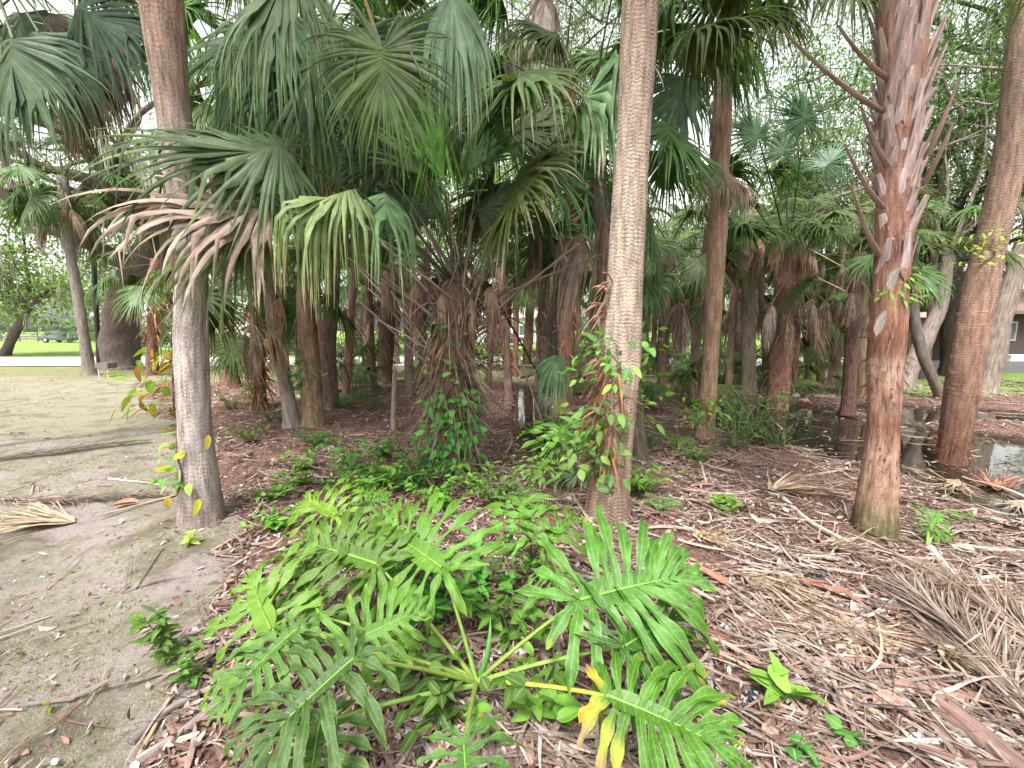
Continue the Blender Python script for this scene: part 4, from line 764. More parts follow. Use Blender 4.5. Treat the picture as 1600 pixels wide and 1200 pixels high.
house('pale clapboard house glimpsed beyond the pool at the right', 28, 37, 33, 40, 4.2, 'paint', (.62, .62, .68), (.35, .32, .32), [(30, 31, 1.2, 2.4), (33, 34.2, 1.2, 2.4)], 1.6, name='clapboard_house', door=(31.7, 32.6, (.4, .4, .4)))
hw = house('pale green-white house with dark windows behind the left palms', -40, -23.5, 40, 50, 2.9, 'paint', (.55, .6, .57), (.5, .5, .5), [(-37.4, -35.6, .9, 2.1), (-34.4, -33.4, .9, 2.1), (-31, -29, .9, 2.1)], 1.6, name='pale_house', door=(-32.6, -31.7, (.7, .7, .7)), frame=(.2, .22, .22))
part(hw, 'garage_door', 'paint', (-28, -25, 39.95, 40.02, 0, 2.2), col=(.7, .68, .72))
house('white house glimpsed between trunks in the centre, beyond the dark car', -6.5, 6, 52, 60, 3, 'paint', (.62, .62, .66), (.4, .38, .37), [(-3, -1.6, .9, 2.1), (.2, 1.6, .9, 2.1), (3, 4.4, .9, 2.1)], 1.6, name='white_house', door=(2, 2.9, (.3, .3, .35)))
def car(label, x, y, rz, col, name='parked_car', s=1.0):
    root = thing(name, label, 'car', (0, 0, 0)); root['_abs'] = 1
    xs = np.array([-2.2, -2.15, -1.6, -.9, .3, .95, 1.9, 2.2, 2.25]); zt = np.array([.5, .88, .95, .95, .95, .93, .82, .68, .45]); yw = np.array([.75, .84, .88, .9, .9, .9, .86, .78, .7])
    mb = MB(); P = []
    for a, z, w_ in zip(xs, zt, yw): P.append([(a, -w_, .28), (a, -w_*1.02, .55), (a, -w_*.96, z-.05), (a, -w_*.8, z), (a, w_*.8, z), (a, w_*.96, z-.05), (a, w_*1.02, .55), (a, w_, .28), (a, -w_, .28)])
    mb.grids(np.array(P), np.zeros((9, 9, 2)), col)
    for a, z, w_ in ((xs[0], zt[0], yw[0]), (xs[-1], zt[-1], yw[-1])): mb.grids(np.array([[(a, -w_, .28), (a, w_, .28)], [(a, -w_*.8, z), (a, w_*.8, z)]]), np.zeros((2, 2, 2)), col)
    mb.obj('body', M['carpaint'], root)
    mb = MB(); P = []
    for z, a, b, w_ in ((.93, -1.75, 1.05, .82), (1.38, -1.25, .35, .66)): P.append([(a, -w_, z), (b, -w_, z), (b, w_, z), (a, w_, z), (a, -w_, z)])
    mb.grids(np.array(P), np.zeros((2, 5, 2)), (.03, .035, .04)); mb.obj('window', M['glass'], root, smooth=False)
    mb = MB(); mb.grids(np.array([[(-1.3, -.67, 1.385), (.4, -.67, 1.385)], [(-1.25, 0, 1.46), (.3, 0, 1.46)], [(-1.3, .67, 1.385), (.4, .67, 1.385)]]), np.zeros((3, 2, 2)), col); mb.obj('roof', M['carpaint'], root)
    for a in (-1.35, 1.4):
        for b in (-.84, .84):
            mb = MB(); tube(mb, [(a, b-.1, .32), (a, b-.09, .32), (a, b+.09, .32), (a, b+.1, .32)], [.2, .32, .32, .2], (.02, .02, .02), 16); wo = mb.obj('wheel', M['rubber'], root)
            m2 = MB(); sg = math.copysign(1, b); tube(m2, [(a, b+sg*.1, .32), (a, b+sg*.112, .32), (a, b+sg*.113, .32)], [.19, .17, .001], (.4, .4, .42), 12); subpart(wo, m2, 'rim', M['plastic'])
    for b in (-.62, .62):
        mb = MB(); box(mb, 2.2, 2.262, b-.14, b+.14, .58, .68, (.8, .8, .75)); mb.obj('headlight', M['glass'], root, smooth=False)
    root.location = (x, y, 0); root.rotation_euler = (0, 0, rz); root.scale = (s,)*3; return root
car('dark car parked beyond the road, seen left of the centre puddle', -.6, 41, .1, (.02, .022, .03))
car('dark grey car parked under the trees at the far left', -56.5, 52, .1, (.07, .075, .09))
car('black car in the driveway of the pale house, behind the left palms', -23.5, 34.5, .3, (.02, .02, .022))
def fence():
    root = thing('wooden_fence', 'dark low rail fence behind the parked car at the far left', 'fence', (-60, 56, 0))
    for i in range(12): part(root, 'post', 'wood', (-72+i*2.5, -71.88+i*2.5, 55.94, 56.06, 0, 1.25), col=(.14, .13, .12))
    for z in (.25, .6, .95): part(root, 'rail', 'wood', (-72, -44, 55.9, 55.935, z, z+.17), col=(.15, .14, .13))
fence()
a = PY(158, 482, 15.5); b = PY(140, 360, 15.5); mb = MB(); tube(mb, [PY(155, 575, 17), PY(154, 540, 17), PY(150, 480, 17), PY(146, 400, 17), PY(143, 360, 17)], .09, (.012, .012, .014), 10); tag(mb.obj('dark_pole', M['plastic']), 'black slightly leaning pole standing left of the broad oak', 'pole')
g = onground(168, 588); root = thing('garden_stool', 'small grey box on pale legs at the foot of the broad oak', 'stool', tuple(g))
part(root, 'top', 'plastic', (g[0]-.22, g[0]+.22, g[1]-.18, g[1]+.18, .3, .48), col=(.13, .12, .12))
for sx in (-.17, .14):
    for sy in (-.14, .11): part(root, 'leg', 'plastic', (g[0]+sx, g[0]+sx+.03, g[1]+sy, g[1]+sy+.03, -.03, .299), col=(.55, .54, .54))
# ------------------------------------------------------------------ split-leaf philodendrons
def philo_leaf(root, joint, tip, nrm, seed, start=None, col=(.085, .21, .045), nl=9, lobe=.7, tips=None, old=0, wid=1.0, pcol=(.17, .25, .05), sag=.03, wav=1.3, pr=(.012, .007), arch=.1):
    lobe *= .9; tip = np.asarray(joint)+(np.asarray(tip)-joint)*.95; col = np.asarray(col)*np.array([1.12, 1.0, .75])
    rng = np.random.default_rng(seed); J = np.asarray(joint); c = tip-J; L = np.linalg.norm(c); c = unit(c); s = unit(np.cross(c, unit(nrm))); n_ = np.cross(s, c); mb = MB()
    mid = lambda t: J[None]+c[None]*(t*L)[:, None]-n_[None]*(arch*L*t**2)[:, None]
    m = 16; t = np.linspace(0, 1, m); CC = []; AA = []; HH = []; NN = []; COL = []
    ks = np.arange(nl)
    for sg in (-1, 1):
        for k in ks:
            f = k/(nl-1)
            st = 0.0 if k < 1 else .02+.86*((k-1)/(nl-2))**1.0
            al = rad(np.interp(f, [0, .12, .3, .6, 1], [152, 122, 92, 66, 30])+rng.normal(0, 7))
            l = L*lobe*np.interp(f, [0, .15, .4, .65, .85, 1], [.55, .82, 1.0, .9, .62, .4])*rng.uniform(.8, 1.12)
            o = mid(np.array([st]))[0]; m_ = 16
            ang = al-rad(22)*t; dirs = c[None]*np.cos(ang)[:, None]+s[None]*(sg*np.sin(ang))[:, None]
            C = o[None]+np.cumsum(np.vstack([np.zeros((1, 3)), dirs[:-1]]), 0)*(l/(m-1))
            lift = rng.uniform(-.02, .16); C = C+n_[None]*(l*(lift*np.sin(t*math.pi)*.9-rng.uniform(.04, .5)*t**2.4))[:, None]+n_[None]*.0006*k
            ph = rng.uniform(0, 6.28)
            H = .05*L*wid*np.interp(f, [0, .5, 1], [.85, 1, .8])*(.62+.62*np.sin(math.pi*np.clip(t*.82+.02, 0, 1))**1.3)*(1+.2*np.sin(ph+t*14))*np.sqrt(np.clip(1-np.clip((t-.72)/.285, 0, 1)**2, 0, 1))
            CC.append(C); AA.append(np.cross(unit(np.gradient(C, axis=0)), n_)*sg*-1); HH.append(np.maximum(H, .0008)); NN.append(ph)
            cl = np.asarray(col)*rng.uniform(.88, 1.12)
            cm = cl[None]+np.zeros((m, 3))
            tt = tips.get((sg, k)) if tips else None
            if tt is None: tt = ((.24, .3, .04), .8+rng.random()*.25) if rng.random() > .12 else ((.24, .26, .03), .72, (.2, .11, .05), .86)
            w_ = np.clip((t-tt[1])*5, 0, 1)[:, None]; cm = cm*(1-w_)+np.asarray(tt[0])[None]*w_
            if len(tt) > 2:
                w_ = np.clip((t-tt[3])*7, 0, 1)[:, None]; cm = cm*(1-w_)+np.asarray(tt[2])[None]*w_
            COL.append(cm)
    CC = np.array(CC); AA = unit(np.array(AA)); HH = np.array(HH); COL = np.array(COL); u = np.linspace(-1, 1, 7)
    N2 = unit(np.cross(AA, np.gradient(CC, axis=1)));N2 = N2*np.sign(np.sum(N2*n_, -1, keepdims=True))
    phs = np.array(NN)[:, None, None]
    tf = np.minimum(1, t*5)[None, :, None]; z = tf*wav*.017*L*np.sin(phs+t[None, :, None]*15+np.sign(u)[None, None]*1.3)*np.abs(u)[None, None]**2.2 + .35*tf*HH[:, :, None]*np.abs(u)[None, None]
    X = CC[:, :, None]+AA[:, :, None]*(HH[:, :, None]*u[None, None])[..., None]+N2[:, :, None]*z[..., None]
    uv = np.stack(np.broadcast_arrays(u[None, None, :], t[None, :, None], np.zeros((len(CC), 1, 1)))[:2], -1)
    mb.grids(X, uv, COL[:, :, None, :]+np.zeros((1, 1, 7, 1)))
    tm = np.linspace(-.03, 1.0, 12); Cm = mid(tm); Hm = np.interp(tm, [-.03, 0, .1, .5, .9, 1], [.02, .06, .1, .085, .055, .01])*L
    um = np.linspace(-1, 1, 7); Xm = Cm[:, None]+s[None, None]*(Hm[:, None]*um[None])[..., None]+n_[None, None]*(.3*Hm[:, None]*np.abs(um)[None]+.0005)[..., None]
    mb.grids(Xm, np.stack(np.broadcast_arrays(um[None]*.6, tm[:, None]), -1), np.asarray(col))
    ob = mb.obj('leaf', M['philo'], root)
    mr = MB(); tr_ = np.linspace(0, .97, 10); tube(mr, mid(tr_)+n_*(.01*L), np.linspace(.0055, .0014, 10)*L/.45, (.14, .27, .04), 6); mr.obj('midrib', M['petiole'], root) if False else subpart(ob, mr, 'midrib', M['petiole'])
    if start is not None:
        mp = MB(); S_ = np.asarray(start); tube(mp, bez(S_, (S_+J)/2+UP*sag, J, 14), np.linspace(pr[0], pr[1], 14), pcol, 8, .85); subpart(ob, mp, 'petiole', M['petiole'])
    return ob
g = onground(745, 1068); PHB = thing('split_leaf_philodendron', 'big split-leaf philodendron spreading across the bottom foreground', 'plant', tuple(g)); S0 = PZ(745, 1066, .08)
GP = (.06, .14, .036); VIEW = np.array([0, -1, .0])
YL = (.22, .205, .02); BRN = (.24, .13, .07); ORG = (.36, .18, .02)
philo_leaf(PHB, PZ(905, 938, .50), PZ(1094, 886, .52), (.05, -.5, .85), 1, S0, GP, 13, .86, wid=.74)
philo_leaf(PHB, PZ(952, 1088, .40), PZ(1150, 1165, .40), (.1, -.35, .9), 2, S0, (.05, .12, .018), 12, .82, pcol=(.3, .38, .05), wid=.85,
    tips={(1, 0): (YL, .05, ORG, .5), (1, 1): (YL, .1, BRN, .6), (1, 2): (YL, .3, BRN, .7), (1, 3): (YL, .45, ORG, .8), (1, 4): (YL, .6, BRN, .9), (1, 5): (YL, .7, YL, .97), (-1, 0): (ORG, .2, BRN, .7), (-1, 6): (YL, .85, BRN, .93), (-1, 7): (YL, .85, BRN, .93)})
philo_leaf(PHB, PZ(692, 888, .52), PZ(585, 812, .56), (.15, -.8, .6), 3, S0, (.075, .19, .03), 12, .92, wid=.66)
philo_leaf(PHB, PZ(552, 1030, .52), PZ(385, 1172, .46), (-.1, -.3, .95), 4, PZ(738, 1066, .1), (.05, .125, .045), 11, .98, wid=.82, wav=1.5)
philo_leaf(PHB, PZ(545, 1005, .46), PZ(668, 945, .5), (.1, -.7, .7), 5, PZ(738, 1062, .1), (.075, .17, .035), 9, .75, wid=.85)
philo_leaf(PHB, PZ(462, 985, .42), PZ(330, 1100, .36), (-.2, -.3, .95), 6, PZ(735, 1062, .1), (.065, .155, .045), 10, .8, wid=.85)
philo_leaf(PHB, PZ(725, 1165, .38), PZ(735, 1330, .36), (0, -.1, 1), 7, S0, (.05, .13, .035), 10, .95, wid=.88, wav=1.4)
philo_leaf(PHB, PZ(500, 1130, .30), PZ(470, 1290, .3), (0, -.3, .95), 8, PZ(740, 1072, .1), (.045, .12, .03), 9, .85)
philo_leaf(PHB, PZ(590, 882, .48), PZ(462, 838, .5), (-.05, -.5, .85), 9, S0, (.07, .17, .03), 11, .8, wid=.68)
philo_leaf(PHB, PZ(425, 985, .34), PZ(380, 890, .38), (-.3, -.5, .8), 10, PZ(730, 1060, .1), (.1, .2, .035), 9, .8, wid=.7)
philo_leaf(PHB, PZ(500, 960, .38), PZ(455, 880, .42), (-.1, -.6, .8), 11, PZ(730, 1055, .1), (.07, .16, .035), 10, .8, wid=.68)
philo_leaf(PHB, PZ(975, 1010, .42), PZ(1065, 955, .4), (.2, -.5, .8), 12, S0, (.03, .09, .018), 9, 1.0, wid=.8)
# centre shoot: rolled young leaf and dry sheath
mb = MB(); tube(mb, bez(PZ(748, 1062, .05), PZ(768, 1020, .25), PZ(766, 965, .4), 8), [.016, .014, .012, .011, .01, .008, .005, .001], (.14, .3, .07), 8); mb.obj('rolled_leaf', M['petiole'], PHB)
def philo(label, px, py, lvs, seed, s0z=.05):
    g = onground(px, py); r_ = thing('split_leaf_philodendron', label, 'plant', tuple(g))
    for i, (jx, jy, jz, tx, ty, tz, kw) in enumerate(lvs): philo_leaf(r_, PZ(jx, jy, jz), PZ(tx, ty, tz), (0, -.6, .75), seed+i, g, **{**dict(nl=10, lobe=.85, col=(.07, .17, .03), wid=.75), **kw})
philo('small yellow-green philodendron with low leaves near the litter path, left of the big one', 560, 815, [(525, 805, .28, 470, 775, .3, dict(col=(.13, .28, .03))), (560, 790, .3, 610, 775, .32, {}), (540, 820, .22, 590, 850, .2, {}), (500, 850, .25, 445, 870, .22, dict(wid=.8))], 30)
philo('narrow-fingered philodendron behind the big one, centre', 830, 880, [(828, 840, .42, 812, 775, .5, dict(wid=.7, lobe=.85)), (845, 850, .4, 905, 800, .44, dict(wid=.65, lobe=.85)), (810, 860, .36, 760, 860, .3, dict(wid=.7)), (850, 880, .3, 880, 930, .25, dict(wid=.6))], 40)
philo('small green philodendron at the foot of the pale ringed trunk', 880, 760, [(868, 700, .45, 835, 690, .5, dict(wid=.7, lobe=.9)), (855, 720, .35, 830, 745, .3, dict(wid=.7, lobe=.9)), (880, 690, .5, 880, 650, .6, dict(wid=.8))], 50)
philo('tiny philodendron seedling beside the mossy foot of the booted palm', 1448, 855, [(1455, 820, .15, 1470, 800, .2, dict(lobe=.9)), (1450, 830, .12, 1436, 815, .14, dict(lobe=.9)), (1460, 835, .1, 1485, 835, .1, dict(lobe=.9))], 60)
philo('low philodendron sprig at the base of the slim grey-tan palm', 1060, 705, [(1060, 690, .12, 1040, 685, .14, dict(lobe=.9)), (1066, 690, .12, 1085, 685, .14, dict(lobe=.9))], 70)
# ------------------------------------------------------------------ weeds, ferns, vines
def weed(label, x, y, h, nst, npl, L, W, col, seed, spread=.5, name='weed_plant', cat='plant', shape='ovate', cols=None, droop=.3):
    rng = np.random.default_rng(seed); g = onground(x, y); root = thing(name, label, cat, tuple(g)); ms = MB(); mf = MB()
    for i in range(nst):
        az = rng.uniform(0, 6.28); o = np.array([math.cos(az), math.sin(az), 0])*spread*h*rng.uniform(.2, 1); e = g+o+UP*h*rng.uniform(.6, 1.05); s_ = g+o*.12-UP*.02
        P = bez(s_, s_+UP*h*.5+o*.1, e, 10); tube(ms, P, np.linspace(.0045, .0015, 10)*(h/.3)**.5, np.array((.12, .16, .06)), 5)
        k = rng.integers(2, 10, npl); a = rng.uniform(0, 6.28, npl); D = np.stack([np.cos(a), np.sin(a), rng.uniform(-.1, .6, npl)], -1)
        cl = np.asarray(col)[None]*rng.uniform(.75, 1.3, (npl, 1))
        if cols is not None: q = rng.random(npl) < .25; cl[q] = np.asarray(cols)[rng.integers(len(cols), size=q.sum())]
        leaves(mf, P[k], D, UP+rng.normal(0, .3, (npl, 3)), rng.uniform(.6, 1.15, npl)*L, rng.uniform(.8, 1.1, npl)*W, cl, ns=7, curl=rng.uniform(0, droop*2, npl), fold=.2, shape=shape)
    ms.obj('stem', M['petiole'], root); mf.obj('foliage', M['weed'], root); return root
WG = (.08, .2, .035); WY = (.18, .28, .045); WD = (.05, .13, .03)
weed('leafy green sapling on the bare sand at the left, tallest seedling there', 265, 1040, .38, 2, 26, .085, .035, WG, 1, .25, 'seedling')
weed('small green seedling at the edge of the sand beside the philodendron fingers', 300, 1075, .2, 3, 14, .06, .025, WG, 2, .5, 'seedling')
weed('twisted lime-green sprig at the foot of the left palm', 300, 850, .1, 2, 6, .07, .035, (.3, .42, .05), 3, .3, 'seedling')
weed('single pale sprout on the sand near the bottom left', 78, 1110, .06, 1, 5, .04, .02, WY, 4, .3, 'seedling')
weed('bright green three-leaved weed in litter right of the yellowing philodendron leaf', 1218, 1095, .13, 3, 4, .15, .05, (.16, .38, .05), 5, .6)
weed('round-leaved weed at the bottom right of the litter', 1248, 1185, .07, 4, 4, .05, .045, WG, 6, .9)
weed('round-leaved sprigs right of the bottom centre', 1318, 1160, .07, 4, 4, .05, .045, WG, 7, .9)
weed('yellow-green pointed weed by the left edge of the philodendron', 405, 960, .2, 4, 9, .1, .04, WY, 8, .5)
for i, (x, y, h, n, lab) in enumerate([(560, 770, .22, 16, 'light green leafy weeds in front of the fan palm clump, left side'), (610, 760, .26, 18, 'bushy light green weeds under the clump, just left of its foot'), (650, 765, .24, 16, 'leafy weeds right in front of the fan palm clump'), (500, 700, .22, 12, 'dull green weeds at the foot of the thick brown palm'), (440, 825, .16, 8, 'small dark weeds on litter between the left palm and the philodendron'), (600, 715, .2, 12, 'loose weeds between the thick brown palm and the clump'), (540, 640, .3, 12, 'low dark weeds behind the thick brown palm'), (690, 790, .2, 12, 'low weeds just behind the big philodendron'), (770, 790, .2, 10, 'scattered weeds below the dead fan in the centre'), (470, 760, .12, 8, 'sparse seedlings on the red litter left of centre'), (1000, 770, .22, 10, 'ferny weeds right of the pale ringed trunk'), (1010, 700, .4, 12, 'green climbing weeds close behind the pale ringed trunk'), (1150, 700, .5, 16, 'bushy green shrublet between the slim palm and the shaggy one'), (1180, 680, .6, 18, 'dense green bush left of the shaggy pool-side palm'), (1140, 660, .6, 16, 'leafy green bush just right of the slim grey-tan palm'), (1215, 700, .25, 8, 'small weeds at the near foot of the shaggy pool-side palm'), (1130, 800, .1, 6, 'feathery tuft in the litter right of the pale ringed trunk'), (700, 1100, .22, 12, 'broad green leaves under the philodendron petioles'), (800, 1010, .26, 12, 'pointed green leaves in the middle of the philodendron'), (870, 1120, .2, 8, 'heart-shaped leaves under the yellowing leaf'), (690, 960, .3, 14, 'mixed green leaves behind the philodendron centre'), (760, 930, .3, 12, 'pale green shoots behind the philodendron centre'), (620, 1060, .16, 8, 'low leaves in litter left of the philodendron centre'), (620, 900, .26, 14, 'leafy weeds below the upper left philodendron leaf'), (360, 640, .35, 9, 'weeds round the foot of the vine-dressed rust palm'), (430, 660, .3, 8, 'yellow-green weeds by the short smothered palm'), (1480, 700, .25, 6, 'sprigs at the pool edge by the leaning rust-orange palm'), (1555, 715, .2, 8, 'grassy sprigs standing in the pool at the right edge'), (925, 700, .3, 8, 'weeds left of the pale ringed trunk')]):
    broad = y > 880
    weed(lab, x, y, h*(1.1 if y > 790 else 1.35), 9 if broad else 20, max(4, int(n*.7)), .1 if broad else .085, .045 if broad else .035, [(.09, .23, .03), (.13, .27, .035), (.06, .17, .03)][i % 3] if y > 700 else (.06, .15, .03), 20+i, 1.5)
for i, (x, y, h, n, lab) in enumerate([(470, 735, .16, 7, 'little bright weeds in the red litter by the narrow leaning palm'), (430, 780, .14, 7, 'little bright weeds between the left palm and the low philodendron'), (545, 735, .26, 9, 'airy light green weeds left of the clump, nearest the thick brown palm'), (590, 785, .22, 9, 'airy light green weeds just behind the small philodendron'), (660, 735, .3, 9, 'tall weeds touching the left foot of the clump'), (750, 765, .22, 8, 'weeds touching the right foot of the clump'), (590, 640, .35, 9, 'dark leafy weeds behind the bare dead trunk'), (520, 590, .4, 9, 'dark shrubby weeds in the sunny gap left of centre'), (1090, 720, .16, 6, 'small weeds at the foot of the slim grey-tan palm'), (1250, 690, .16, 5, 'small weeds by the mud left of the pool'), (395, 690, .2, 6, 'small weeds at the foot of the short smothered palm'), (700, 650, .3, 9, 'weeds in the shade right behind the clump')]):
    weed(lab, x, y, h*1.3, 14, n, .085, .035, [(.12, .26, .04), (.16, .3, .05)][i % 2] if y > 650 else (.06, .15, .03), 90+i, 1.6)
def fern(label, x, y, L, n, seed, col=(.2, .36, .09)):
    rng = np.random.default_rng(seed); g = onground(x, y); root = thing('fern', label, 'plant', tuple(g)); 
    for i in range(n):
        az = i*2.4+rng.normal(0, .2); o = np.array([math.cos(az), math.sin(az), 0]); P = bez(g, g+o*L*.3+UP*L*.7, g+o*L*.9+UP*L*.45, 16); mb = MB(); tube(mb, P, np.linspace(.003, .001, 16), (.15, .2, .07), 4)
        T = unit(np.gradient(P, axis=0)); S = unit(np.cross(T, UP)); t = np.linspace(0, 1, 16); 
        for sg in (-1, 1):
            leaves(mb, P[2:], S[2:]*sg+T[2:]*.35, UP+T[2:]*0, L*.26*np.sin(math.pi*(.12+.85*t[2:])), L*.05, np.array(col)*rng.uniform(.8, 1.1), ns=5, curl=.15, shape='lance')
        mb.obj('frond', M['weed'], root)
fern('light green fern in front of the dead fan in the centre', 815, 800, .3, 9, 1)
fern('small feathery fern right of the pale ringed trunk', 1030, 800, .22, 8, 2, (.13, .25, .08))
fern('pale feathery fern tuft in the litter right of centre', 1135, 790, .14, 8, 3)
fern('little fern by the far side of the booted palm', 1500, 815, .14, 7, 4)
def vine(label, P, r, z0, z1, az, daz, n, L, W, cols, seed, out=.1, turns=.6, name='climbing_vine'):
    rng = np.random.default_rng(seed); k = np.clip(np.searchsorted(P[:, 2], np.linspace(z0, z1, 40)), 0, len(P)-1); a = az+np.sin(np.linspace(0, 5, 40))*turns
    o = np.stack([np.cos(a), np.sin(a), a*0], -1); S = P[k]+o*(r[k]+.006)[:, None]; root = thing(name, label, 'vine', tuple(S[0])); mb = MB(); tube(mb, S, .006, (.13, .1, .06), 6); mb.obj('stem', M['wood'], root)
    zz = rng.uniform(z0, z1, n); k = np.clip(np.searchsorted(P[:, 2], zz), 0, len(P)-1); a = rng.normal(az, daz, n); o = np.stack([np.cos(a), np.sin(a), a*0], -1); q = rng.uniform(.02, 1, (n, 1))**1.5*out
    B = P[k]+o*(r[k][:, None]+q); D = o*rng.uniform(.3, 1, (n, 1))+rng.normal(0, .4, (n, 3))+UP*rng.uniform(-.7, .3, (n, 1)); mf = MB()
    leaves(mf, B, D, o+UP*.8+rng.normal(0, .3, (n, 3)), rng.uniform(.6, 1.15, n)*L, rng.uniform(.85, 1.1, n)*W, np.asarray(cols)[rng.integers(len(cols), size=n)]*rng.uniform(.8, 1.2, (n, 1)), ns=7, curl=rng.uniform(0, .5, n), fold=.2)
    mf.obj('foliage', M['weed'], root)
    ms = MB()
    for i in range(0, n, 3): tube(ms, bez(P[k[i]]+o[i]*r[k[i]], P[k[i]]+o[i]*(r[k[i]]+.03)-UP*.02, B[i], 4), .002, (.12, .18, .05), 4)
    ms.obj('twigs', M['petiole'], root)
VY = [(.14, .3, .05), (.3, .42, .06), (.1, .26, .05), (.5, .42, .04), (.42, .24, .06)]
VG = [(.08, .23, .05), (.12, .3, .06), (.06, .17, .045), (.17, .34, .07)]
vine('upper bunch of green, yellow and orange vine leaves on the left foreground trunk', P1, r1, .95, 1.45, 3.4, .45, 58, .125, .05, VY, 1, .34)
vine('lower sprigs of vine with yellow tips on the left foreground trunk', P1, r1, .3, .85, 3.9, .8, 34, .12, .05, VY, 2, .2)
vine('dense green vine round the foot of the fan palm clump', PC, rC, .02, .95, 4.9, .9, 300, .12, .06, VG, 3, .18)
vine('sprigs of vine high on the fan palm clump', PC, rC, .9, 1.7, 4.6, 1.0, 60, .1, .05, VG, 4, .15)
vine('leafy green vine on the left side of the pale ringed trunk', P2, r2, .35, 1.0, 3.7, .5, 120, .12, .055, VG, 5, .38)
vine('vine sprig with long leaves wrapped across the pale ringed trunk at eye level', P2, r2, 1.15, 1.55, 3.9, .7, 50, .12, .045, VG+[(.25, .4, .07)], 6, .3)
vine('green vine behind the right side of the pale ringed trunk', P2, r2, .8, 1.6, .6, .5, 60, .09, .045, VG, 7, .3)
vine('yellow-green sprig hanging beside the booted palm', P3, r3, 1.75, 2.0, 5.0, .6, 22, .06, .022, [(.25, .45, .06)], 8, .12)
vine('yellow-green vine sprig hanging in front of the leaning rust-orange palm', P4, r4, 2.35, 2.75, 3.6, .7, 60, .085, .025, [(.34, .45, .05), (.42, .46, .08)], 9, .5)
for lab, key, z0, z1, s_ in [('vine with yellow-green leaves on the rust palm by the driveway', 'vine-dressed rust', .3, 1.7, 11), ('yellowing vine on the short smothered palm', 'short palm trunk smothered', .1, 1.0, 12), ('dark green vine between the two close palms left of centre', 'thick upright brown', .6, 1.4, 13), ('vine leaves low on the shaggy pool-side palm', 'shaggy red-brown palm at', .0, .6, 14), ('pale vine sprig on the slim grey-tan palm', 'slim straight', .2, .6, 15), ('vine on the dark leaning palm behind the ringed trunk', 'dark leaning palm', .8, 1.9, 16)]:
    rt = [o for o in bpy.data.objects if o.get('label', '').startswith(key)][0]; b = np.array(rt.location); zs = np.linspace(0, 2.5, 30)
    w_ = .13; P_ = b[None]+UP[None]*zs[:, None]; dx = {'thick upright brown': -.02, 'dark leaning palm': -.12}.get(key, 0); P_[:, 0] += dx*zs
    vine(lab, P_, np.full(30, w_), z0+b[2], z1+b[2], 4.2, .9, 70, .11, .045, VY[:4] if s_ in (11, 12, 15) else VG, 30+s_, .22)
# ------------------------------------------------------------------ fallen fronds, sticks, logs
def settle(mb, lo=.008, keep=.3, top=.12):
    """let a fallen piece lie on the ground"""
    for i, V in enumerate(mb.V):
        z = gz(V[:, 0], V[:, 1]); h = V[:, 2]-z; V = V.copy(); V[:, 2] = np.maximum(z, WZ)+lo+np.clip(np.abs(h)*keep, 0, top); mb.V[i] = V
def fallen_fan(label, hub, tip, seed, col=(.4, .3, .22), spread=95, L=None, stalk=None, nseg=34, mess=.12, keep=.3, name='fallen_frond', tipcol=(.45, .36, .28)):
    rng = np.random.default_rng(seed); h = onground(*hub); t_ = onground(*tip); root = thing(name, label, 'frond', tuple(h)); mb = MB()
    L = L or np.linalg.norm(t_-h); h = h+UP*.05; fan(mb, h, t_-h, UP+rng.normal(0, .1, 3), L, col, rng, nseg, rad(spread), .15, .25, .5, tipcol, mess*1.4, .5, .2); settle(mb, .012, keep); mb.obj('blade', M['dead'], root)
    if stalk is not None:
        s_ = onground(*stalk); P = bez(s_, (s_+h)/2+rng.normal(0, .04, 3), h, 14); ms = MB(); tube(ms, P, np.linspace(.02, .011, 14), (.4, .31, .25), 7, .6); settle(ms, .012, .8, .1); ms.obj('stalk', M['wood'], root)
TAN = (.42, .32, .22); GT = (.33, .26, .22); RB = (.24, .13, .09)
fallen_fan('big grey-tan dead fan frond lying on the sand at the left edge', (150, 815), (-40, 830), 1, (.36, .28, .21), 32, 1.0, (275, 775), 30, .06, .8)
fallen_fan('dead tan fan frond splayed in the litter at the lower right', (1335, 975), (1330, 1090), 2, TAN, 120, .42, (1165, 905), 40, .14)
fallen_fan('long pale dead frond with straw fingers running down the right litter', (1130, 870), (1300, 985), 3, TAN, 30, .85, (1060, 845), 26, .07)
fallen_fan('dead fan frond standing curled in front of the clump foot', (790, 715), (795, 775), 4, (.36, .24, .17), 60, .42, (800, 690), 26, .1, .9)
fallen_fan('pale crumpled frond between slim palm and booted palm', (1180, 765), (1320, 775), 5, (.46, .34, .24), 45, .9, None, 30, .12, .6)
fallen_fan('dead frond spread over the mud just left of the leaning rust-orange palm', (1500, 772), (1400, 760), 6, (.4, .3, .23), 60, .8, (1600, 800), 34, .12, .6)
fallen_fan('flattened grey frond at the right edge of the litter', (1600, 800), (1480, 830), 7, GT, 40, .7, None, 26, .1)
fallen_fan('small brown dead fan by the pool mud, right of the slim palm', (1225, 700), (1260, 715), 8, (.42, .3, .2), 50, .5, (1210, 680), 20, .12, .9)
fallen_fan('grey dead fan in the weeds left of centre', (520, 700), (490, 712), 9, (.4, .38, .38), 70, .3, None, 22, .1, .8)
fallen_fan('dead brown fan lying beneath the pale ringed trunk vine', (930, 730), (860, 770), 10, (.33, .22, .16), 60, .5, (960, 700), 24, .1, .7)
fallen_fan('curled pinkish dead frond behind the weeds in the centre', (895, 780), (845, 795), 11, (.38, .28, .24), 60, .35, (925, 820), 22, .12, .8)
fallen_fan('dead frond lying beyond the puddle in the centre', (880, 650), (850, 640), 12, (.4, .24, .18), 90, .7, None, 26, .1, .6)
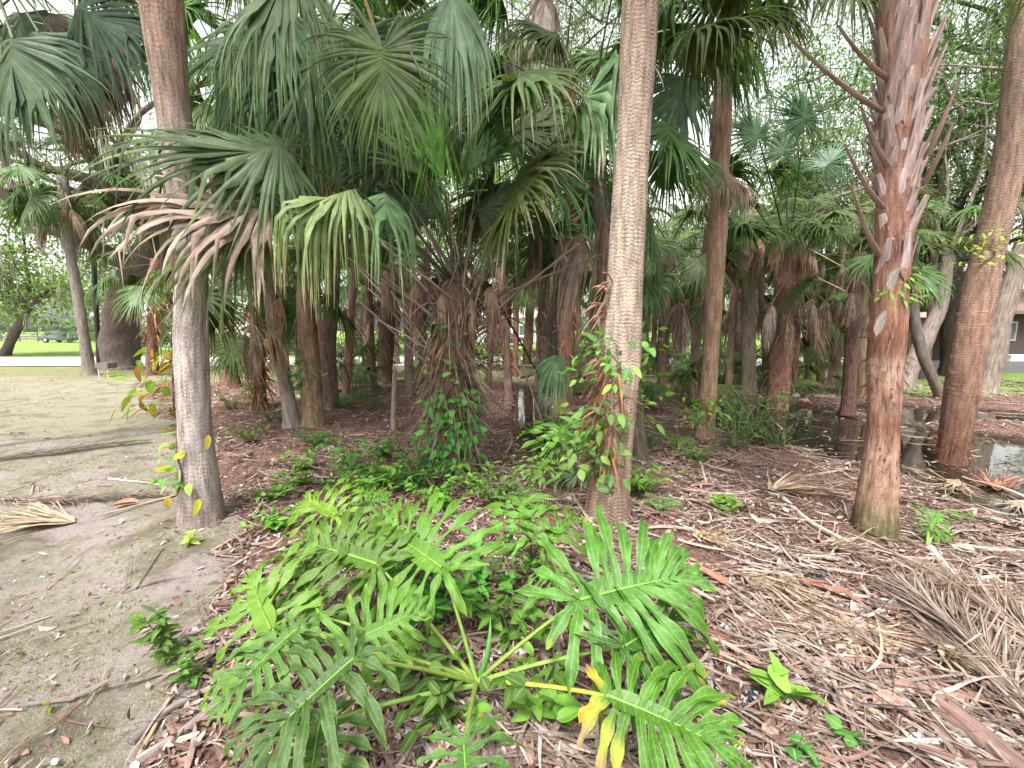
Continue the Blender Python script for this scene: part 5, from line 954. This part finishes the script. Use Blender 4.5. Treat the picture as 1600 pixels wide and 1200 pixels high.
fallen_fan('rusty frond lying at the far right beside the water', (1540, 785), (1600, 770), 13, (.34, .16, .1), 40, .7, None, 30, .12, .6)
fallen_fan('grey-brown frond lying across the litter, right of the big philodendron', (1115, 950), (1240, 1010), 14, GT, 26, .6, (1060, 905), 18, .06)
for i, (x, y, x2, y2, L_, c_) in enumerate([(1080, 830, 1150, 870, .4, TAN), (1400, 900, 1500, 930, .5, (.36, .26, .2)), (1180, 1140, 1250, 1190, .3, (.28, .2, .16)), (1330, 820, 1420, 800, .5, GT), (1030, 900, 1090, 960, .4, (.44, .34, .26)), (1120, 720, 1190, 735, .5, (.36, .26, .2)), (1450, 1010, 1540, 1060, .4, TAN), (1270, 850, 1350, 870, .5, (.46, .36, .28)), (640, 690, 700, 705, .5, (.34, .23, .19)), (420, 720, 480, 740, .5, (.36, .24, .2))]):
    fallen_fan(['torn straw frond just right of the philodendron top leaf', 'torn brown frond between the grey stick and the red sheath', 'torn tan frond at the bottom edge, right of centre', 'grey torn frond against the booted palm foot', 'pale straw bundle touching the right philodendron leaf', 'brown torn frond at the foot of the slim palm', 'tan torn frond above the red-brown log', 'pale torn frond in the middle of the right litter', 'reddish torn frond left of the clump foot', 'reddish torn frond on the litter left of centre'][i], (x, y), (x2, y2), 40+i, c_, 40+8*(i % 4), L_, None, 20, .16, .8)
def feather(label, pts, L, seed, col=(.26, .19, .16), side=(1, 1), keep=.6, n=90):
    rng = np.random.default_rng(seed); P = spline(np.array([onground(x, y, .04) for x, y in pts]), n); root = thing('fallen_frond', label, 'frond', tuple(P[0])); mr = MB(); tube(mr, P, np.linspace(.014, .003, n), (.3, .22, .18), 6); settle(mr, .01, .8); mr.obj('stalk', M['wood'], root)
    T = unit(np.gradient(P, axis=0)); S = unit(np.cross(T, UP)); mb = MB(); l = L*np.sin(math.pi*np.linspace(.15, .95, n))
    for sg, am in ((-1, side[0]), (1, side[1])):
        for _ in range(2): leaves(mb, P+UP*.02, S*sg*rng.uniform(.15, .8, (n, 1))+rng.normal(0, .12, (n, 3))+T*.9+UP*rng.uniform(-.1, .35, (n, 1)), UP+rng.normal(0, .4, (n, 3)), l*am*rng.uniform(.7, 1.15, n), .008, np.array(col)*rng.uniform(.35, 1.3, (n, 1)), ns=9, curl=rng.uniform(-.5, .6, n), shape='lance')
    settle(mb, .01, keep, .2); mb.obj('leaflets', M['dead'], root)
feather('dark feathery dead frond at the bottom right corner', [(1640, 1150), (1560, 1040), (1480, 960), (1400, 905)], .42, 1, (.22, .165, .15))
feather('second feathery brown frond tucked beside it at the right edge', [(1660, 1040), (1590, 975), (1520, 930), (1450, 890)], .36, 2, (.3, .22, .18))
feather('grey feathery dead frond lying straight across the sand at the left', [(-40, 722), (60, 708), (150, 696), (235, 688)], .28, 3, (.24, .2, .18))
feather('thin feathery dead stalk lying below the grey one on the sand', [(-20, 780), (80, 782), (180, 776), (270, 770)], .2, 4, (.24, .19, .17))
def log(label, pts, r0, r1, col, seed, cat='branch', name='fallen_branch', lift=.0, mat='wood', keep=.8):
    P = np.array([onground(x, y, r0*.7+lift) for x, y in pts]); rows = np.column_stack([P, np.linspace(r0, r1, len(P))]); mb = MB(); trunk_mesh(mb, rows, col, sides=12, step=.02, ring=.4, ringamp=0, rough=.09, flare=0, seed=seed)
    for e in (0, -1):
        T = unit(P[1]-P[0] if e == 0 else P[-1]-P[-2])*(-1 if e == 0 else 1); tube(mb, [P[e], P[e]+T*r0*.15], [rows[e, 3], .001], np.array(col)*.8, 12)
    o = mb.obj(name, M[mat]); tag(o, label, cat); return o
for a in [
 ('thick red-brown log at the bottom right corner', [(1465, 1098), (1530, 1150), (1610, 1215)], .045, .05, (.2, .13, .11), 1),
 ('pale straight pole lying in litter at the right edge', [(1485, 857), (1550, 861), (1640, 868)], .028, .028, (.36, .33, .27), 2),
 ('grey stick slanting down right of the booted palm', [(1455, 858), (1500, 915), (1565, 955)], .028, .02, (.4, .34, .3), 3),
 ('long thin tan stalk crossing the litter diagonally at lower right', [(1130, 905), (1250, 975), (1380, 1050), (1510, 1100)], .013, .017, (.42, .34, .29), 4),
 ('second long straw stalk running beside it', [(1260, 1040), (1340, 1095), (1420, 1150)], .014, .01, (.45, .32, .22), 5),
 ('dark rotten branch right of the philodendron leaf', [(1060, 955), (1100, 985), (1140, 1000)], .03, .022, (.14, .07, .05), 6),
 ('curved grey-pink stick in the upper right litter', [(1225, 780), (1262, 815), (1330, 850)], .022, .016, (.46, .37, .33), 7),
 ('upright pale sliver leaning in the litter near the slim palm', [(1090, 712), (1098, 735), (1104, 757)], .02, .012, (.45, .33, .27), 8),
 ('thin pale stick leaning against the fan palm clump', [(722, 745), (730, 700), (737, 620)], .013, .01, (.45, .38, .32), 9),
 ('thin branch across the sand left of the left palm', [(60, 778), (160, 775), (262, 772)], .012, .009, (.3, .22, .19), 10),
 ('dark weathered stick left of the philodendron, lowest of three', [(205, 1160), (260, 1110), (330, 1075)], .02, .014, (.2, .17, .16), 11),
 ('twisted grey branch under the left philodendron leaf', [(215, 1190), (280, 1150), (350, 1090), (420, 1060)], .022, .014, (.24, .2, .19), 12),
 ('dark forked branch at the left edge of the philodendron', [(300, 1050), (345, 1010), (400, 965)], .016, .01, (.17, .14, .13), 13),
 ('tan stalk lying at the bottom left of the philodendron', [(205, 1205), (240, 1140), (275, 1070)], .012, .008, (.42, .28, .18), 14),
 ('long straw-coloured branch behind the philodendron, right of the ringed trunk', [(1020, 790), (1080, 830), (1180, 860)], .012, .01, (.36, .28, .22), 15),
 ('broken branch below the pale ringed trunk', [(860, 800), (910, 815), (960, 800), (1015, 790)], .018, .012, (.3, .22, .17), 16),
 ('thin dead branch in the litter behind the weeds, left of centre', [(565, 695), (610, 700), (660, 703)], .02, .015, (.27, .2, .17), 17),
 ('long grey branch on the ground along the pool mud', [(1250, 745), (1330, 732), (1400, 742)], .014, .01, (.3, .24, .2), 18),
 ('pale thin stick on the sand left of the left palm', [(170, 748), (210, 752), (250, 757)], .012, .006, (.5, .4, .32), 19),
 ('dark curved branch in the air behind the centre palms', [(815, 590), (840, 580), (868, 577)], .05, .04, (.1, .08, .07), 20)]: log(*a)
b_ = bpy.data.objects[[o.name for o in bpy.data.objects if o.get('label', '').startswith('thin pale stick leaning')][0]]
bpy.data.objects.remove(b_); mb = MB(); a = onground(722, 745); tube(mb, bez(a, PY(730, 690, a[1]), PY(738, 622, a[1]+.15), 10), .013, (.45, .38, .32), 7); tag(mb.obj('leaning_stick', M['wood']), 'thin pale stick leaning against the fan palm clump', 'branch')
for lab, a, b, r_, cl in [('long grey stalk leaning down to the right from the clump', (690, 560), (845, 690), .014, (.4, .33, .29)), ('dark thin stem arching down across the gap right of the clump', (760, 440), (862, 625), .014, (.05, .045, .04)), ('pale dead stalk poking up right of the clump', (790, 500), (868, 720), .009, (.4, .3, .25))]:
    A = PY(*a, YC-.3); B = onground(*b); mb = MB(); tube(mb, bez(A, (A+B)/2+UP*.05, B, 12), r_, cl, 7); tag(mb.obj('leaning_stick', M['wood']), lab, 'branch')
g = onground(615, 672); mb = MB(); P = np.array([[*(g-UP*.1), .05], [*(g+np.array([.02, 0, .4])), .045], [*(g+np.array([.05, 0, .85])), .04], [*(g+np.array([.06, 0, 1.0])), .02]]); trunk_mesh(mb, P, (.22, .17, .13), sides=14, ring=.3, ringamp=0, rough=.08, flare=.2); tag(mb.obj('bare_post', M['wood']), 'thin bare dead trunk standing left of the fan palm clump', 'tree trunk')
g = onground(577, 592); mb = MB(); P = np.array([[*(g-UP*.1), .14], [*(g+UP*.6), .12], [*(g+UP*1.2), .18], [*(g+UP*2.0+np.array([.2, 0, 0])), .05]]); pp_, rr_ = trunk_mesh(mb, P, (.3, .2, .17), sides=14, ring=.3, ringamp=0, rough=.15, flare=.2); st = mb.obj('broken_stump', M['fibre']); tag(st, 'broken pinkish palm stump in the hedge gap left of centre', 'stump')
# leaves and bits
def sheath(label, x, y, x2, y2, wd, col, seed):
    a = onground(x, y); b = onground(x2, y2); rng = np.random.default_rng(seed); mb = MB(); t = np.linspace(0, 1, 12); C = a+(b-a)*t[:, None]+UP*.02; T = unit(b-a); S = np.cross(T, UP); u = np.linspace(-1, 1, 7)
    H = wd*np.sin(math.pi*(.08+.84*t))**.6; X = C[:, None]+S[None, None]*(H[:, None]*u[None])[..., None]+UP*(np.abs(u)[None]**2*H[:, None]*.7+.01)[..., None]
    mb.grids(X, np.stack(np.broadcast_arrays(u[None], t[:, None]), -1), col); o = mb.obj('palm_sheath', M['boot']); tag(o, label, 'sheath')
sheath('smooth red-brown boat-shaped sheath in the litter at lower right', 1250, 915, 1345, 950, .045, (.24, .11, .08), 1)
sheath('grey upright curled sheath beside the straw fan at lower right', 1336, 945, 1340, 990, .03, (.4, .33, .32), 2)
sheath('pink-brown sheath near the bottom right', 1365, 1110, 1415, 1118, .05, (.32, .18, .15), 3)
sheath('pinkish sheath in the litter below the slim palm', 1080, 765, 1120, 762, .03, (.34, .17, .15), 4)
sheath('brown curled sheath in the litter right of the big philodendron', 1090, 895, 1140, 925, .035, (.3, .15, .1), 5)
sheath('orange-brown bark piece on the sand beside the left palm', 180, 795, 215, 790, .05, (.45, .2, .13), 6)
def scrap(label, x, y, s, col, seed, mat='plastic'):
    rng = np.random.default_rng(seed); g = onground(x, y, s*.4); a = np.linspace(0, 2*math.pi, 13); b = np.linspace(.05, math.pi-.05, 8)
    X = np.stack([np.sin(b)[:, None]*np.cos(a)[None], np.sin(b)[:, None]*np.sin(a)[None]*.8, np.cos(b)[:, None]*.55+0*a[None]], -1)
    n = rng.normal(0, .2, (8, 13, 1)); n[:, -1] = n[:, 0]; mb = MB(); mb.grids(g+X*s*(1+n), np.zeros((8, 13, 2)), col); o = mb.obj('litter_scrap', M[mat], smooth=False); tag(o, label, 'rubbish')
scrap('crumpled white plastic scrap at the far edge of the pool', 1243, 618, .1, (.8, .8, .82), 1)
scrap('red and pale wrapper scrap at the far edge of the pool', 1256, 626, .09, (.6, .25, .2), 2)
scrap('black charred lump in the litter at lower right', 1270, 903, .055, (.01, .01, .012), 3)
scrap('black lump half hidden right of the yellowing leaf', 1175, 1085, .035, (.015, .015, .02), 4)
scrap('small white paper scrap near the bottom right', 1432, 1153, .025, (.75, .76, .85), 5)
scrap('small pale scrap in the litter above the brown sheath', 1365, 885, .022, (.6, .62, .68), 6)
def polar(n, rng, y0=.95, y1=13, xm=1.45):
    y = y0*(y1/y0)**rng.random(n); x = rng.uniform(-xm, xm, n)*(y+.5); return x, y
def litter():
    rng = np.random.default_rng(77); grey = lambda P: P*.72+P.mean(1, keepdims=True)*.28*np.array([1.03, .99, .98])
    # small brown leaves and chips
    def pick(n, sand, **k):
        x, y = polar(n*3, rng, **k); z = gz(x, y); s = zone_sand(x, y); keep = (rng.random(n*3) > np.where(s > .5, 1-sand, 0)) & ((z > WZ-.015) | (rng.random(n*3) < .12))
        keep &= rng.random(n*3) < np.clip(.62+.5*vnoise(x, y, 3.2, 51)+.3*vnoise(x, y, 9, 52), .12, 1); keep &= ~((s > .5) & (rng.random(n*3) > .9)); x, y, z = x[keep][:n], y[keep][:n], np.maximum(z[keep][:n], WZ); return np.stack([x, y, z], -1)
    PAL = np.array([(.28, .16, .13), (.36, .23, .19), (.2, .1, .08), (.42, .3, .25), (.1, .055, .045), (.5, .39, .34), (.3, .14, .1), (.54, .45, .41), (.34, .15, .1)]); PAL = grey(PAL)
    mb = MB(); B = pick(42000, .06); n = len(B); a = rng.uniform(0, 6.28, n)
    D = np.stack([np.cos(a), np.sin(a), rng.normal(0, .22, n)], -1); N = unit(UP+rng.normal(0, .45, (n, 3))); sz = rng.uniform(.018, .062, n)*(.8+B[:, 1]*.08)
    B[:, 2] += rng.uniform(.002, .022, n)+np.maximum(0, -D[:, 2])*sz
    leaves(mb, B, D, N, sz, sz*rng.uniform(.18, .5, n), np.minimum(PAL[rng.integers(len(PAL), size=n)]*rng.uniform(.6, 1.3, (n, 1)), .43), ns=4, curl=rng.uniform(-.4, .5, n), fold=.3)
    tag(mb.obj('leaf_litter', M['litter']), 'shredded red-brown dead leaves covering the grove floor', 'leaf litter', kind='stuff')
    # straw strips of broken palm leaf
    mb = MB(); B = pick(8000, .03); n = len(B); right = B[:, 0] > .35*B[:, 1]*.3; n_bias = rng.normal(-.62, .55, n); a = np.where(right & (rng.random(n) < .65), n_bias, rng.uniform(0, 6.28, n))
    l = rng.uniform(.1, .6, n)*np.where(rng.random(n) < .4, 1.5, .55)*np.where(right, 1, .55); m = 7; t = np.linspace(-.5, .5, m); bend = rng.normal(0, .5, n)
    ang = a[:, None]+bend[:, None]*t[None]*1.6; d = np.stack([np.cos(ang), np.sin(ang), 0*ang], -1); C = B[:, None]+np.cumsum(d*(l/m)[:, None, None], 1)-d*(l/2)[:, None, None]
    C[..., 2] = np.maximum(gz(C[..., 0], C[..., 1]), WZ)+rng.uniform(.006, .04, n)[:, None]+(rng.uniform(0, .05, n)*(rng.random(n) < .5))[:, None]*np.abs(t)[None]*2+rng.normal(0, .12, n)[:, None]*l[:, None]*t[None]*.5
    C[..., 2] = np.maximum(C[..., 2], np.maximum(gz(C[..., 0], C[..., 1]), WZ)+.004)
    A = unit(np.cross(d, UP+rng.normal(0, .6, (n, 1, 3)))); H = (rng.uniform(.0025, .0115, n)*(1+.08*B[:, 1]))[:, None]*np.sin(math.pi*(.1+.85*(t+.5)))[None]
    SP = np.array([(.46, .35, .28), (.4, .24, .19), (.5, .42, .37), (.3, .16, .12), (.24, .14, .11), (.42, .29, .22), (.38, .31, .29), (.34, .17, .13)]); SP = grey(SP)
    ribbons(mb, C, A, H, np.cross(A, d), .4, SP[rng.integers(len(SP), size=n)]*rng.uniform(.5, 1.3, (n, 1)))
    tag(mb.obj('palm_straw', M['litter']), 'straw-coloured strips of dead palm leaf strewn over the ground', 'leaf litter', kind='stuff')
    # twigs
    mb = MB(); B = pick(900, .12, y1=8)
    for b in B:
        a = rng.normal(-.6, .7) if b[0] > .3 else rng.uniform(0, 6.28); l = rng.uniform(.1, .45); e = b+np.array([math.cos(a), math.sin(a), 0])*l; e[2] = max(gz(e[0], e[1]), WZ)+rng.uniform(.0, .05); b = b+UP*rng.uniform(.004, .02)
        tube(mb, bez(b, (b+e)/2+rng.normal(0, .02, 3)+UP*.01, e, 6), rng.uniform(.002, .0055), np.array([(.3, .22, .18), (.17, .12, .1), (.4, .32, .27)][rng.integers(3)])*rng.uniform(.7, 1.2), 5)
    tag(mb.obj('twigs', M['wood']), 'small dead twigs scattered over litter and sand', 'twigs', kind='stuff')
    # chips of dead leaf on the sand, and short sparse grass
    mb = MB(); x, y = polar(16000, rng, y1=15); s = zone_sand(x, y); k = (s > .5) & (vnoise(x, y, 2, 33) > -.2); x, y = x[k][:3800], y[k][:3800]; n = len(x); a = rng.uniform(0, 6.28, n); sz = rng.uniform(.006, .03, n)*(1+y*.12)
    leaves(mb, np.stack([x, y, gz(x, y)+.004+rng.uniform(0, .008, n)], -1), np.stack([np.cos(a), np.sin(a), rng.normal(0, .2, n)], -1), UP+rng.normal(0, .3, (n, 3)), sz, sz*rng.uniform(.2, .45, n), np.minimum(PAL[rng.integers(len(PAL), size=n)]*rng.uniform(.6, 1.1, (n, 1)), .4), ns=4, curl=.2)
    tag(mb.obj('leaf_chips', M['litter']), 'scattered brown leaf chips on the sandy ground', 'leaf litter', kind='stuff')
    mb = MB(); x, y = polar(90000, rng, y1=17); s = zone_sand(x, y); k = ((s > .6) | (y > 12.5)) & (y < 17.4) & (vnoise(x, y, 2.4, 12)+.4*vnoise(x, y, 9, 13) > .15-.06*y); x, y = x[k][:26000], y[k][:26000]; n = len(x)
    a = rng.uniform(0, 6.28, n); h = rng.uniform(.006, .02, n)*(1+y*.1); D = np.stack([np.cos(a)*.9, np.sin(a)*.9, rng.uniform(.3, 1.2, n)], -1)
    leaves(mb, np.stack([x, y, gz(x, y)], -1), D, np.stack([np.cos(a), np.sin(a), .5+0*a], -1), h, .0022*(1+y*.35), np.array([(.16, .2, .06), (.26, .26, .11), (.13, .2, .05), (.33, .28, .16)])[rng.integers(4, size=n)]*rng.uniform(.7, 1.2, (n, 1)), ns=3, curl=.4)
    tag(mb.obj('sparse_grass', M['weed']), 'short sparse grass and moss in patches on the sand', 'grass', kind='stuff')
litter()
